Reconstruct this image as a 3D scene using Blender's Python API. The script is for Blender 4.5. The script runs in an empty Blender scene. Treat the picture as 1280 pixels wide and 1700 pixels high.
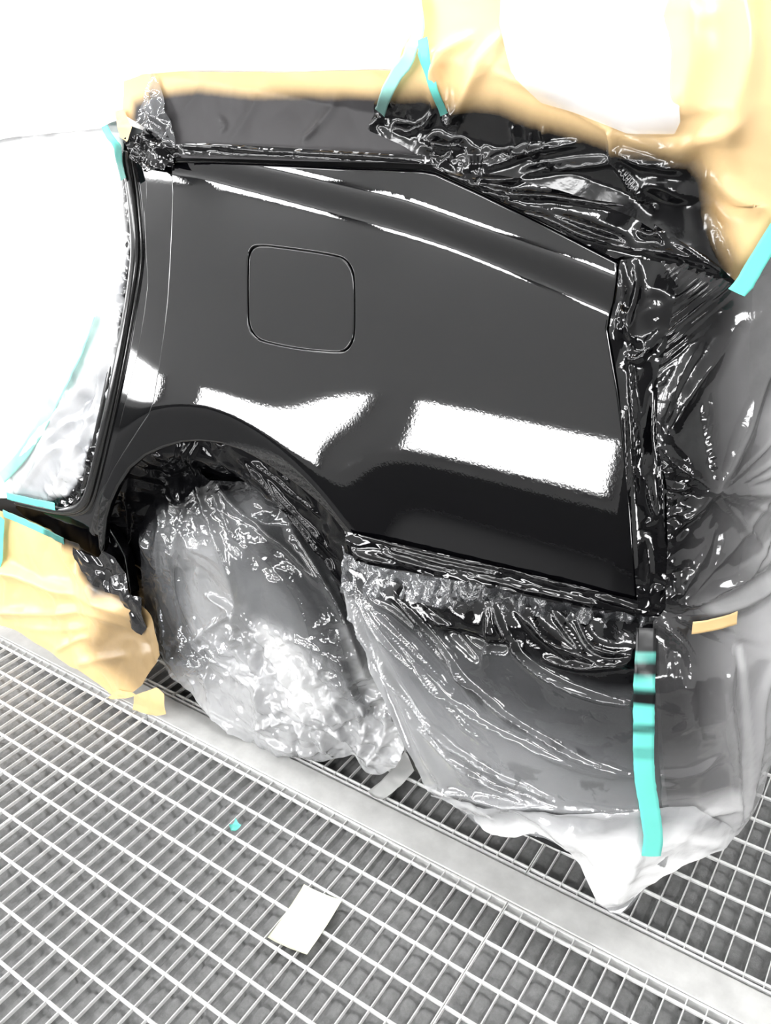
import bpy, math, random
import numpy as np
from mathutils import Matrix, Vector
from mathutils.bvhtree import BVHTree
random.seed(4)
rng = np.random.default_rng(7)
SC = bpy.context.scene
COL = SC.collection

# ------------------------------------------------------------------ camera
F = 1437.7
CAM = np.array([0.0, 0.0, 1.5])
RT = np.array([0.82978447, 0.5575111, -0.02528037])
UP = np.array([-0.24392548, 0.40304971, 0.88207216])
FW = np.array([-0.50195427, 0.72576326, -0.47043556])
cd = bpy.data.cameras.new('camera')
cam = bpy.data.objects.new('camera', cd)
COL.objects.link(cam)
m = Matrix.Identity(4)
for i in range(3):
    m[i][0], m[i][1], m[i][2], m[i][3] = RT[i], UP[i], -FW[i], CAM[i]
cam.matrix_world = m
cd.sensor_fit = 'VERTICAL'
cd.sensor_height = 36.0
cd.lens = 36.0 * F / 1700.0
cd.clip_start = 0.02
SC.camera = cam

# ------------------------------------------------------------------ world, exposure
w = bpy.data.worlds.new('booth_world')
SC.world = w
w.use_nodes = True
w.node_tree.nodes['Background'].inputs[0].default_value = (1, 1, 1, 1)
w.node_tree.nodes['Background'].inputs[1].default_value = 0.6
SC.view_settings.view_transform = 'Standard'
SC.view_settings.look = 'None'
SC.view_settings.gamma = 1
SC.view_settings.use_curve_mapping = False
SC.view_settings.exposure = -0.6
SC.cycles.use_denoising = True
SC.cycles.max_bounces = 10
SC.cycles.transparent_max_bounces = 16
SC.cycles.sample_clamp_indirect = 8
SC.cycles.caustics_reflective = False
SC.cycles.caustics_refractive = False

# ------------------------------------------------------------------ materials
def new_mat(name):
    mt = bpy.data.materials.new(name)
    mt.use_nodes = True
    nt = mt.node_tree
    nt.nodes.clear()
    out = nt.nodes.new('ShaderNodeOutputMaterial')
    return mt, nt, out

def N(nt, kind, **kw):
    n = nt.nodes.new(kind)
    for k, v in kw.items():
        if k in n.inputs:
            n.inputs[k].default_value = v
        else:
            setattr(n, k, v)
    return n

def noise(nt, scale, detail=3, rough=.5, dist=0, vec=None):
    n = N(nt, 'ShaderNodeTexNoise')
    n.inputs['Scale'].default_value = scale
    n.inputs['Detail'].default_value = detail
    n.inputs['Roughness'].default_value = rough
    n.inputs['Distortion'].default_value = dist
    if vec is None:
        vec = N(nt, 'ShaderNodeTexCoord').outputs['Object']
    nt.links.new(vec, n.inputs['Vector'])
    return n.outputs['Fac']

def ramp(nt, fac, stops):
    r = N(nt, 'ShaderNodeValToRGB')
    while len(r.color_ramp.elements) < len(stops):
        r.color_ramp.elements.new(.5)
    for e, (p, c) in zip(r.color_ramp.elements, stops):
        e.position = p
        e.color = (c, c, c, 1) if not hasattr(c, '__len__') else (*c, 1)
    nt.links.new(fac, r.inputs[0])
    return r.outputs[0]

def bump(nt, height, strength, distance, normal=None):
    b = N(nt, 'ShaderNodeBump')
    b.inputs['Strength'].default_value = strength
    b.inputs['Distance'].default_value = distance
    nt.links.new(height, b.inputs['Height'])
    if normal is not None:
        nt.links.new(normal, b.inputs['Normal'])
    return b.outputs[0]

def emit_mat(name, col, s):
    mt, nt, out = new_mat(name)
    e = N(nt, 'ShaderNodeEmission', Color=(*col, 1), Strength=s)
    nt.links.new(e.outputs[0], out.inputs[0])
    return mt

def plain(name, col, rough=.5, metal=0, bscale=None, bstr=.3, bdist=.001, var=0.0, coat=0, vscale=30):
    mt, nt, out = new_mat(name)
    p = N(nt, 'ShaderNodeBsdfPrincipled')
    p.inputs['Base Color'].default_value = (*col, 1)
    p.inputs['Roughness'].default_value = rough
    p.inputs['Metallic'].default_value = metal
    p.inputs['Coat Weight'].default_value = coat
    if var:
        f = noise(nt, vscale, 5, .6)
        c = ramp(nt, f, [(.3, tuple(x * (1 - var) for x in col)), (.7, tuple(min(1, x * (1 + var)) for x in col))])
        nt.links.new(c, p.inputs['Base Color'])
    if bscale:
        nt.links.new(bump(nt, noise(nt, bscale, 4), bstr, bdist), p.inputs['Normal'])
    nt.links.new(p.outputs[0], out.inputs[0])
    return mt

def paint_mat(name, orange=.45, rough=.02):
    mt, nt, out = new_mat(name)
    p = N(nt, 'ShaderNodeBsdfPrincipled')
    p.inputs['Base Color'].default_value = (.0015, .0015, .002, 1)
    p.inputs['Roughness'].default_value = rough
    p.inputs['IOR'].default_value = 1.75
    h = noise(nt, 190, 2, .5)
    nt.links.new(bump(nt, h, orange, .00006), p.inputs['Normal'])
    nt.links.new(p.outputs[0], out.inputs[0])
    return mt

def sheet_mat(name, col, see=.4, rough=.25, micro=(90, .5, .0012), paint_rough=.06, mist=(.30, .30, .31),
              spec=.5, coat=.0, cling=None, crease=None, paint_break=.14, translucent=0.0, pcol=(.0025, .0025, .003), pior=1.55):
    """Masking film or paper; the mesh attribute 'paint' is the black overspray that landed on it."""
    mt, nt, out = new_mat(name)
    L = nt.links.new
    p = N(nt, 'ShaderNodeBsdfPrincipled')
    p.inputs['Base Color'].default_value = (*col, 1)
    p.inputs['Roughness'].default_value = rough
    p.inputs['Specular IOR Level'].default_value = spec
    p.inputs['Coat Weight'].default_value = coat
    p.inputs['Coat Roughness'].default_value = .05
    q = N(nt, 'ShaderNodeBsdfPrincipled')
    q.inputs['Base Color'].default_value = (*pcol, 1)
    q.inputs['Roughness'].default_value = paint_rough
    q.inputs['IOR'].default_value = pior
    f1 = noise(nt, micro[0], 3, .55, 1.0)
    vec = N(nt, 'ShaderNodeTexCoord').outputs['Object']
    vo = N(nt, 'ShaderNodeTexVoronoi', feature='DISTANCE_TO_EDGE')
    vo.inputs['Scale'].default_value = micro[0] * .45
    mix = N(nt, 'ShaderNodeMixRGB')
    mix.inputs[0].default_value = .07
    nt.links.new(vec, mix.inputs[1])
    nz = N(nt, 'ShaderNodeTexNoise')
    nz.inputs['Scale'].default_value = micro[0] * .3
    L(vec, nz.inputs['Vector'])
    L(nz.outputs['Color'], mix.inputs[2])
    L(mix.outputs[0], vo.inputs['Vector'])
    ad = N(nt, 'ShaderNodeMath', operation='MULTIPLY_ADD')
    L(f1, ad.inputs[0]); ad.inputs[1].default_value = .5
    ms = N(nt, 'ShaderNodeMath', operation='MULTIPLY')
    L(vo.outputs['Distance'], ms.inputs[0]); ms.inputs[1].default_value = .8
    L(ms.outputs[0], ad.inputs[2])
    b = bump(nt, ad.outputs[0], micro[1], micro[2])
    L(b, p.inputs['Normal']); L(b, q.inputs['Normal'])
    base = p.outputs[0]
    if translucent:
        tl = N(nt, 'ShaderNodeBsdfTranslucent', Color=(*col, 1))
        mm = N(nt, 'ShaderNodeMixShader')
        mm.inputs[0].default_value = translucent
        L(base, mm.inputs[1]); L(tl.outputs[0], mm.inputs[2])
        base = mm.outputs[0]
    if see > 0:
        t = N(nt, 'ShaderNodeBsdfTransparent')
        ms2 = N(nt, 'ShaderNodeMixShader')
        ms2.inputs[0].default_value = see
        if cling:
            c = ramp(nt, noise(nt, cling[0], 6, .62, .6), [(cling[1], see), (cling[1] + .02, cling[2])])
            at = N(nt, 'ShaderNodeAttribute', attribute_name='cling')
            mx = N(nt, 'ShaderNodeMath', operation='MAXIMUM')
            ml = N(nt, 'ShaderNodeMath', operation='MULTIPLY')
            L(c, ml.inputs[0]); L(at.outputs['Fac'], ml.inputs[1])
            L(ml.outputs[0], mx.inputs[0]); mx.inputs[1].default_value = see
            L(mx.outputs[0], ms2.inputs[0])
        fac_src = ms2.inputs[0].links[0].from_socket if ms2.inputs[0].links else None
        da = N(nt, 'ShaderNodeAttribute', attribute_name='dense')
        inv = N(nt, 'ShaderNodeMath', operation='SUBTRACT'); inv.inputs[0].default_value = 1; L(da.outputs['Fac'], inv.inputs[1])
        mu = N(nt, 'ShaderNodeMath', operation='MULTIPLY'); L(inv.outputs[0], mu.inputs[0])
        if fac_src is not None: L(fac_src, mu.inputs[1])
        else: mu.inputs[1].default_value = see
        L(mu.outputs[0], ms2.inputs[0])
        mc = N(nt, 'ShaderNodeMixRGB'); mc.inputs[1].default_value = (*col, 1); mc.inputs[2].default_value = (.92, .92, .92, 1)
        L(da.outputs['Fac'], mc.inputs[0]); L(mc.outputs[0], p.inputs['Base Color'])
        L(base, ms2.inputs[1]); L(t.outputs[0], ms2.inputs[2])
        fr = N(nt, 'ShaderNodeFresnel'); fr.inputs['IOR'].default_value = 1.6; L(b, fr.inputs['Normal'])
        gl = N(nt, 'ShaderNodeBsdfGlossy', Color=(1, 1, 1, 1), Roughness=rough * .8); L(b, gl.inputs['Normal'])
        mg = N(nt, 'ShaderNodeMixShader')
        L(fr.outputs[0], mg.inputs[0]); L(ms2.outputs[0], mg.inputs[1]); L(gl.outputs[0], mg.inputs[2])
        base = mg.outputs[0]
    at = N(nt, 'ShaderNodeAttribute', attribute_name='paint')
    # break the mist up with noise
    nn = noise(nt, 35, 6, .65)
    a = N(nt, 'ShaderNodeMath', operation='SUBTRACT'); L(nn, a.inputs[0]); a.inputs[1].default_value = .5
    a2 = N(nt, 'ShaderNodeMath', operation='MULTIPLY_ADD'); L(a.outputs[0], a2.inputs[0]); a2.inputs[1].default_value = paint_break
    L(at.outputs['Fac'], a2.inputs[2])
    wgt = ramp(nt, a2.outputs[0], [(.02, 0), (.95, 1)])
    fin = N(nt, 'ShaderNodeMixShader')
    L(wgt, fin.inputs[0]); L(base, fin.inputs[1]); L(q.outputs[0], fin.inputs[2])
    L(fin.outputs[0], out.inputs[0])
    return mt

M = {}
M['paint'] = paint_mat('fresh_black_paint')
M['jamb'] = paint_mat('jamb_black_paint', .2, .05)
M['rubber'] = plain('black_rubber', (.008, .008, .008), .22, coat=.6)
M['dark'] = plain('dark_metal', (.012, .012, .013), .4)
M['bumper'] = plain('bumper_plastic', (.010, .010, .011), .3)
M['tyre'] = plain('tyre_rubber', (.012, .012, .012), .6, bscale=60)
M['rim'] = plain('wheel_alloy', (.35, .35, .36), .3, metal=.8)
M['film_white'] = sheet_mat('white_masking_film', (.92, .93, .94), see=.06, rough=.3, micro=(45, .25, .0015))
M['film_clear'] = sheet_mat('clear_masking_film', (.46, .47, .49), see=.74, rough=.12, micro=(34, .6, .003), spec=.9, cling=(22, .50, .9))
M['film_rear'] = sheet_mat('rear_masking_film', (.42, .41, .42), see=.76, rough=.13, micro=(28, .5, .003), spec=.7)
M['film_wheel'] = sheet_mat('wheel_masking_film', (.46, .47, .49), see=.76, rough=.09, micro=(34, .8, .004), spec=.9)
M['film_black'] = sheet_mat('overspray_black_film', (.25, .25, .26), see=0, rough=.15, micro=(30, .32, .003), paint_rough=.05)
M['film_strip'] = sheet_mat('smooth_black_film', (.2, .2, .2), see=0, rough=.1, micro=(25, .2, .0015), paint_rough=.04)
M['foil'] = sheet_mat('crinkled_film', (.14, .145, .155), see=.25, rough=.05, micro=(60, .9, .006), spec=1.0, coat=1.0)
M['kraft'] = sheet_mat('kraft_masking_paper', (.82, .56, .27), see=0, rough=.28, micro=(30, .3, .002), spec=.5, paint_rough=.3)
M['kraft_left'] = sheet_mat('kraft_side_window_paper', (.90, .63, .32), see=0, rough=.45, micro=(22, .35, .003), spec=.3, paint_rough=.42, pcol=(.045, .043, .045), pior=1.3)
M['film_arch'] = sheet_mat('overspray_arch_film', (.2, .2, .2), see=0, rough=.15, micro=(30, .32, .003), paint_rough=.05, pior=1.33)
M['film_door'] = sheet_mat('door_opening_film', (.80, .82, .86), see=.50, rough=.22, micro=(30, .4, .003), spec=.7)
M['film_glare'] = sheet_mat('painted_glare_sheet', (.95, .95, .95), see=.92, rough=.5, micro=(20, .3, .002))  # white for the sheet that imitates glare on the window paper
M['teal_pale'] = sheet_mat('teal_tape_overexposed', (.42, .86, .76), see=0, rough=.35, micro=(60, .3, .001), paint_rough=.3)  # paler copy of the teal tape, overexposure put into its colour
M['kraft_top'] = sheet_mat('kraft_window_paper', (.90, .63, .32), see=0, rough=.3, micro=(22, .35, .003), spec=.5, paint_rough=.13)
M['teal'] = sheet_mat('teal_tape', (.17, .74, .64), see=0, rough=.35, micro=(60, .3, .001), paint_rough=.3)
M['steel'] = plain('galvanised_steel', (.68, .68, .67), .45, bscale=300, bstr=.2, var=.12, vscale=60)
M['plate'] = plain('worn_steel_plate', (.56, .56, .545), .42, bscale=40, bstr=.15, bdist=.002, var=.14, vscale=14)
M['wall'] = plain('white_booth_panel', (.68, .68, .68), .5)
M['wall_dark'] = plain('dark_grey_panel', (.10, .10, .10), .5)
M['slip'] = plain('cream_paper', (.90, .90, .66), .7, var=.06, vscale=25)
M['silver'] = plain('silver_tape', (.85, .85, .83), .3, metal=.1, bscale=30, bstr=.3, bdist=.002)
LAMP = 34.0
M['lamp'] = emit_mat('lamp_diffuser', (1, 1, 1), LAMP)

# floor filter
mt, nt, out = new_mat('paint_arrestor_filter')
p = N(nt, 'ShaderNodeBsdfPrincipled'); p.inputs['Roughness'].default_value = .95
p.inputs['Specular IOR Level'].default_value = .1
c = ramp(nt, noise(nt, 70, 8, .75), [(.25, .19), (.75, .31)])
nt.links.new(c, p.inputs['Base Color'])
nt.links.new(bump(nt, noise(nt, 160, 6, .8), .9, .004), p.inputs['Normal'])
nt.links.new(p.outputs[0], out.inputs[0])
M['filter'] = mt
M['pit'] = plain('dark_booth_floor', (.05, .05, .05), .8)

# ------------------------------------------------------------------ object helpers
def tag(o, label=None, cat=None, group=None, kind=None):
    if label: o['label'] = label
    if cat: o['category'] = cat
    if group: o['group'] = group
    if kind: o['kind'] = kind
    return o

def empty(name, loc=(0, 0, 0)):
    o = bpy.data.objects.new(name, None)
    o.empty_display_size = .05
    o.location = loc
    COL.objects.link(o)
    return o

def link(name, me, mat, parent=None, smooth=True):
    o = bpy.data.objects.new(name, me)
    COL.objects.link(o)
    if mat is not None and not me.materials:
        me.materials.append(mat)
    if smooth:
        me.polygons.foreach_set('use_smooth', [True] * len(me.polygons))
    if parent is not None:
        o.parent = parent
        if parent.type == 'EMPTY' or True:
            o.matrix_parent_inverse = Matrix.Translation(-Vector(world_loc(parent)))
    return o

def world_loc(o):
    v = Vector(o.location)
    return v

def mesh(name, V, Fc):
    me = bpy.data.meshes.new(name)
    me.from_pydata([tuple(map(float, v)) for v in V], [], [tuple(int(i) for i in f) for f in Fc])
    me.update()
    return me

def box_mesh(name, lo, hi, bev=0):
    x0, y0, z0 = lo; x1, y1, z1 = hi
    if not bev:
        V = [(x0, y0, z0), (x1, y0, z0), (x1, y1, z0), (x0, y1, z0), (x0, y0, z1), (x1, y0, z1), (x1, y1, z1), (x0, y1, z1)]
        return mesh(name, V, [(0, 3, 2, 1), (4, 5, 6, 7), (0, 1, 5, 4), (1, 2, 6, 5), (2, 3, 7, 6), (3, 0, 4, 7)])
    b = bev
    V = [(x0, y0, z0), (x1, y0, z0), (x1, y1, z0), (x0, y1, z0),
         (x0, y0, z1 - b), (x1, y0, z1 - b), (x1, y1, z1 - b), (x0, y1, z1 - b),
         (x0 + b, y0 + b, z1), (x1 - b, y0 + b, z1), (x1 - b, y1 - b, z1), (x0 + b, y1 - b, z1)]
    Fc = [(0, 3, 2, 1), (8, 9, 10, 11)]
    for k in range(4):
        j = (k + 1) % 4
        Fc += [(k, j, 4 + j, 4 + k), (4 + k, 4 + j, 8 + j, 8 + k)]
    return mesh(name, V, Fc)

# ------------------------------------------------------------------ the shape of the car's side
def sp(u, r):                       # soft ramp
    t = np.clip(u / r, -40, 40)
    return r * np.log1p(np.exp(t))

def sstep(a, b, x):
    t = np.clip((x - a) / (b - a), 0, 1)
    return t * t * (3 - 2 * t)

CXU = np.array([-3, -1.282, -1.105, -.837, -.745, -.527, -.432, -.3, 0])
CZU = np.array([1.40, 1.318, 1.299, 1.267, 1.249, 1.205, 1.182, 1.15, 1.1])
CXL = np.array([-3, -1.285, -1.102, -.826, -.723, -.52, -.438, -.3, 0])
CZL = np.array([1.39, 1.296, 1.272, 1.235, 1.217, 1.168, 1.147, 1.11, 1.06])
def smooth_interp(x, xs, zs):
    return (np.interp(x - .03, xs, zs) + np.interp(x, xs, zs) * 2 + np.interp(x + .03, xs, zs)) / 4

AC = (-1.29, .34)                     # wheel arch centre (x, z)
RIDGE = np.array([(-1.62, .60), (-1.588, .682), (-1.50, .768), (-1.415, .822), (-1.33, .848), (-1.25, .858), (-1.181, .853), (-1.073, .823), (-.964, .766), (-.901, .716), (-.853, .676), (-.80, .61), (-.76, .5)])
rth = np.degrees(np.arctan2(RIDGE[:, 1] - AC[1], -(RIDGE[:, 0] - AC[0])))      # angle from the front
rrr = np.hypot(RIDGE[:, 0] - AC[0], RIDGE[:, 1] - AC[1])

def Yside(x, z):
    x = np.asarray(x, float); z = np.asarray(z, float)
    # integrate tan(tilt), tilt in degrees = a + b (z - .95)
    a, b = 12.7, 18.0
    zz = np.clip(z, .60, .98)
    k = math.radians(b)
    t0 = np.radians(a) + k * (zz - .95)
    y = (-np.log(np.cos(t0)) + math.log(math.cos(math.radians(a)))) / k
    y = y + np.where(z > .98, (z - .98) * math.tan(math.radians(13.2)) + .008 * (z - .98) ** 2, 0)
    y = y + np.where(z < .60, (z - .60) * .10, 0)
    zl = smooth_interp(x, CXL, CZL); zu = smooth_interp(x, CXU, CZU)
    t1 = math.tan(math.radians(40)) - math.tan(math.radians(13.3)); t2 = math.tan(math.radians(40)) - math.tan(math.radians(10.5))
    y = y + t1 * sp(z - zl, .0040) - t2 * sp(z - zu, .0060)
    # glass leans in above the belt line
    y = y + .03 * sp(z - 1.345, .006)
    # wheel arch flare
    dx = x - AC[0]; dz = z - AC[1]
    th = np.degrees(np.arctan2(dz, -dx)); r = np.hypot(dx, dz)
    rr = np.interp(th, rth, rrr)
    u = r - rr
    A = .0095 * sstep(-5, 25, th) * (1 - sstep(146, 172, th))
    up = np.where(u > 0, np.exp(-(np.clip(u, 0, 1) / np.interp(th, [0, 100, 128, 150], [.12, .12, .10, .045])) ** 1.5), 1.0)
    dn = sp(-u, .003) * .20
    y = y - A * up + np.where(u < .03, dn, 0) * sstep(-5, 20, th) * (1 - sstep(160, 175, th)) 
    return y + 1.2 

def XR(z):
    return np.interp(z, [0, .45, .62, .75, 1.2, 1.35, 1.7], [-.13, -.135, -.15, -.185, -.20, -.23, -.33])
def RR(z):
    return np.interp(z, [.4, .75], [.27, .19])

def rails(s, z, bulge=None):
    s = np.asarray(s, float); z = np.asarray(z, float)
    R = RR(z); xs = XR(z) - R
    sx = np.minimum(s, xs)
    y = Yside(sx, z)
    a = np.clip((s - xs) / R, 0, math.pi / 2)
    ex = np.clip(s - xs - R * math.pi / 2, 0, None)
    X = sx + R * np.sin(a)
    Y = y + R * (1 - np.cos(a)) + ex
    return np.stack([X, Y, z + 0 * X], -1)

class Surf:
    def __init__(self, fn, s0, s1, z0, z1, d=.01):
        self.fn = fn
        self.s = np.arange(s0, s1 + d, d); self.z = np.arange(z0, z1 + d, d)
        S, Z = np.meshgrid(self.s, self.z, indexing='ij')
        P = fn(S, Z)
        self.P = P
        n, mm = S.shape
        idx = np.arange(n * mm).reshape(n, mm)
        q = np.stack([idx[:-1, :-1], idx[1:, :-1], idx[1:, 1:], idx[:-1, 1:]], -1).reshape(-1, 4)
        self.mm = mm
        self.bvh = BVHTree.FromPolygons([Vector(v) for v in P.reshape(-1, 3)], q.tolist())
    def un(self, pts):
        out = []
        for px, py in pts:
            d = FW + RT * (px - 640) / F - UP * (py - 850) / F
            hit, nrm, fi, dist = self.bvh.ray_cast(Vector(CAM), Vector(d))
            if hit is None:
                continue
            i = fi // (self.mm - 1)
            z = hit.z
            a = self.fn(np.array([self.s[i]]), np.array([z]))[0]
            b = self.fn(np.array([self.s[i + 1]]), np.array([z]))[0]
            e = (b - a)[:2]
            t = float(np.dot(np.array(hit)[:2] - a[:2], e) / max(1e-12, np.dot(e, e)))
            out.append((self.s[i] + t * (self.s[i + 1] - self.s[i]), z))
        return np.array(out)
    def pos(self, s, z):
        return self.fn(s, z)
    def nrm(self, s, z):
        h = 4e-4
        a = self.fn(s + h, z) - self.fn(s - h, z)
        b = self.fn(s, z + h) - self.fn(s, z - h)
        n = np.cross(a, b)
        return n / np.linalg.norm(n, axis=-1, keepdims=True)

def offset_surf(base_fn, off, **kw):
    """surface moved outward (towards -y on the side) by off(s, z)"""
    def fn(s, z):
        s = np.asarray(s, float); z = np.asarray(z, float)
        P = base_fn(s, z)
        R = RR(z); xs = XR(z) - R
        a = np.clip((s - xs) / R, 0, math.pi / 2)
        o = off(s, z)
        return P + np.stack([np.sin(a) * o, -np.cos(a) * o, 0 * a], -1)
    return Surf(fn, **kw)

BODY = Surf(rails, -3.6, 1.6, -.02, 1.72, .01)
K = dict(s0=-3.6, s1=1.6, z0=-.02, z1=1.72, d=.01)

# ------------------------------------------------------------------ polygon and field helpers
def dens(poly, step, closed=True):
    P = np.asarray(poly, float); out = []
    n = len(P)
    for i in range(n if closed else n - 1):
        a, b = P[i], P[(i + 1) % n]
        k = max(1, int(np.hypot(*(b - a)) / step))
        for t in range(k):
            out.append(a + (b - a) * t / k)
    if not closed: out.append(P[-1])
    return np.array(out)

def chaikin(P, n=2, closed=True):
    P = np.asarray(P, float)
    for _ in range(n):
        if closed:
            Q = np.roll(P, -1, 0)
            P = np.stack([.75 * P + .25 * Q, .25 * P + .75 * Q], 1).reshape(-1, 2)
        else:
            a, b = P[:-1], P[1:]
            P = np.vstack([P[:1], np.stack([.75 * a + .25 * b, .25 * a + .75 * b], 1).reshape(-1, 2), P[-1:]])
    return P

def seg_dist(X, Z, poly, closed=True):
    """distance to a polyline, nearest point and which segment"""
    P = np.asarray(poly, float)
    best = np.full(X.shape, 1e9); bx = np.zeros(X.shape); bz = np.zeros(X.shape); par = np.zeros(X.shape)
    n = len(P); tot = 0.0
    for i in range(n if closed else n - 1):
        a, b = P[i], P[(i + 1) % n]
        e = b - a; L2 = e @ e
        if L2 < 1e-14: continue
        t = np.clip(((X - a[0]) * e[0] + (Z - a[1]) * e[1]) / L2, 0, 1)
        cx = a[0] + t * e[0]; cz = a[1] + t * e[1]
        d = np.hypot(X - cx, Z - cz)
        mk = d < best
        best = np.where(mk, d, best); bx = np.where(mk, cx, bx); bz = np.where(mk, cz, bz)
        par = np.where(mk, tot + t * math.sqrt(L2), par)
        tot += math.sqrt(L2)
    return best, bx, bz, par / max(tot, 1e-9)

def inside(X, Z, poly):
    P = np.asarray(poly, float); r = np.zeros(X.shape, bool)
    n = len(P)
    for i in range(n):
        x0, z0 = P[i]; x1, z1 = P[(i + 1) % n]
        if z0 == z1: continue
        c = ((z0 > Z) != (z1 > Z)) & (X < (x1 - x0) * (Z - z0) / (z1 - z0) + x0)
        r ^= c
    return r

def hsh(i, j, seed):
    h = (i.astype(np.int64) * 374761393 + j.astype(np.int64) * 668265263 + seed * 1442695) & 0x7fffffff
    h = (h ^ (h >> 13)) * 1274126177 & 0x7fffffff
    h = h ^ (h >> 16)
    return (h & 0xffff) / 65535.0

def facet(x, z, size, seed, ang=0.6):
    """crumpled-paper height: random heights on a skewed lattice, flat triangles between them; 0..1"""
    c, s_ = math.cos(ang), math.sin(ang)
    u = (c * x - s_ * z) / size; v = (s_ * x + c * z) / size
    k = (u + v) * .366025; u = u + k; v = v + k
    i = np.floor(u); j = np.floor(v); fu = u - i; fv = v - j
    a = hsh(i, j, seed); d = hsh(i + 1, j + 1, seed)
    up = fu > fv
    b = np.where(up, hsh(i + 1, j, seed), hsh(i, j + 1, seed))
    f1 = np.maximum(fu, fv); f2 = np.minimum(fu, fv)
    return a * (1 - f1) + b * (f1 - f2) + d * f2

def vnoise(x, z, size, seed):
    u = x / size; v = z / size
    i = np.floor(u); j = np.floor(v); fu = u - i; fv = v - j
    fu = fu * fu * (3 - 2 * fu); fv = fv * fv * (3 - 2 * fv)
    return (hsh(i, j, seed) * (1 - fu) + hsh(i + 1, j, seed) * fu) * (1 - fv) + (hsh(i, j + 1, seed) * (1 - fu) + hsh(i + 1, j + 1, seed) * fu) * fv

def crumple(x, z, size, amp, seed=1, octaves=3):
    h = 0 * x
    wx = x + (vnoise(x, z, size * 1.3, seed + 50) - .5) * size * .9
    wz = z + (vnoise(x, z, size * 1.3, seed + 51) - .5) * size * .9
    a = amp; s = size
    for o in range(octaves):
        h = h + a * (facet(wx, wz, s, seed + o * 7, .5 + o * 1.1) - .5)
        a *= .5; s *= .53
    return h

class Strokes:
    """folds drawn as polylines in surface coordinates"""
    def __init__(self, surf, lst):
        self.l = []
        for pts, amp, wd in lst:
            q = surf.un(pts)
            if len(q) >= 2:
                self.l.append((chaikin(q, 2, False), amp, wd))
    def __call__(self, S, Z):
        h = 0 * S
        for q, amp, wd in self.l:
            lo = q.min(0) - 5 * wd; hi = q.max(0) + 5 * wd
            m_ = (S > lo[0]) & (S < hi[0]) & (Z > lo[1]) & (Z < hi[1])
            if not m_.any(): continue
            d, _, _, t = seg_dist(S[m_], Z[m_], q, False)
            fade = np.sin(np.clip(t, .02, .98) * math.pi) ** .45
            h[m_] += amp * np.exp(-(d / wd) ** 1.5) * fade
        return h

def pleats(surf, c, ang0, ang1, n, amp, r0, r1, seed=0):
    """folds that radiate from a gathering point c (pixel)"""
    c = surf.un([c])[0]
    rg = np.random.default_rng(seed)
    an = np.sort(rg.uniform(ang0, ang1, n)); am = rg.uniform(.4, 1, n) * amp; wd = rg.uniform(.018, .05, n)
    rl = rg.uniform(.45, 1, n) * r1
    def f(S, Z):
        dx = S - c[0]; dz = Z - c[1]
        r = np.hypot(dx, dz); th = np.degrees(np.arctan2(dz, dx))
        h = 0 * S
        for a, m_, w_, l_ in zip(an, am, wd, rl):
            dd = np.radians((th - a + 180) % 360 - 180)
            h += m_ * np.exp(-np.abs(dd / w_) ** 1.4) * sstep(0, r0, r) * (1 - sstep(l_ * .5, l_, r))
        return h
    return f

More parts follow.
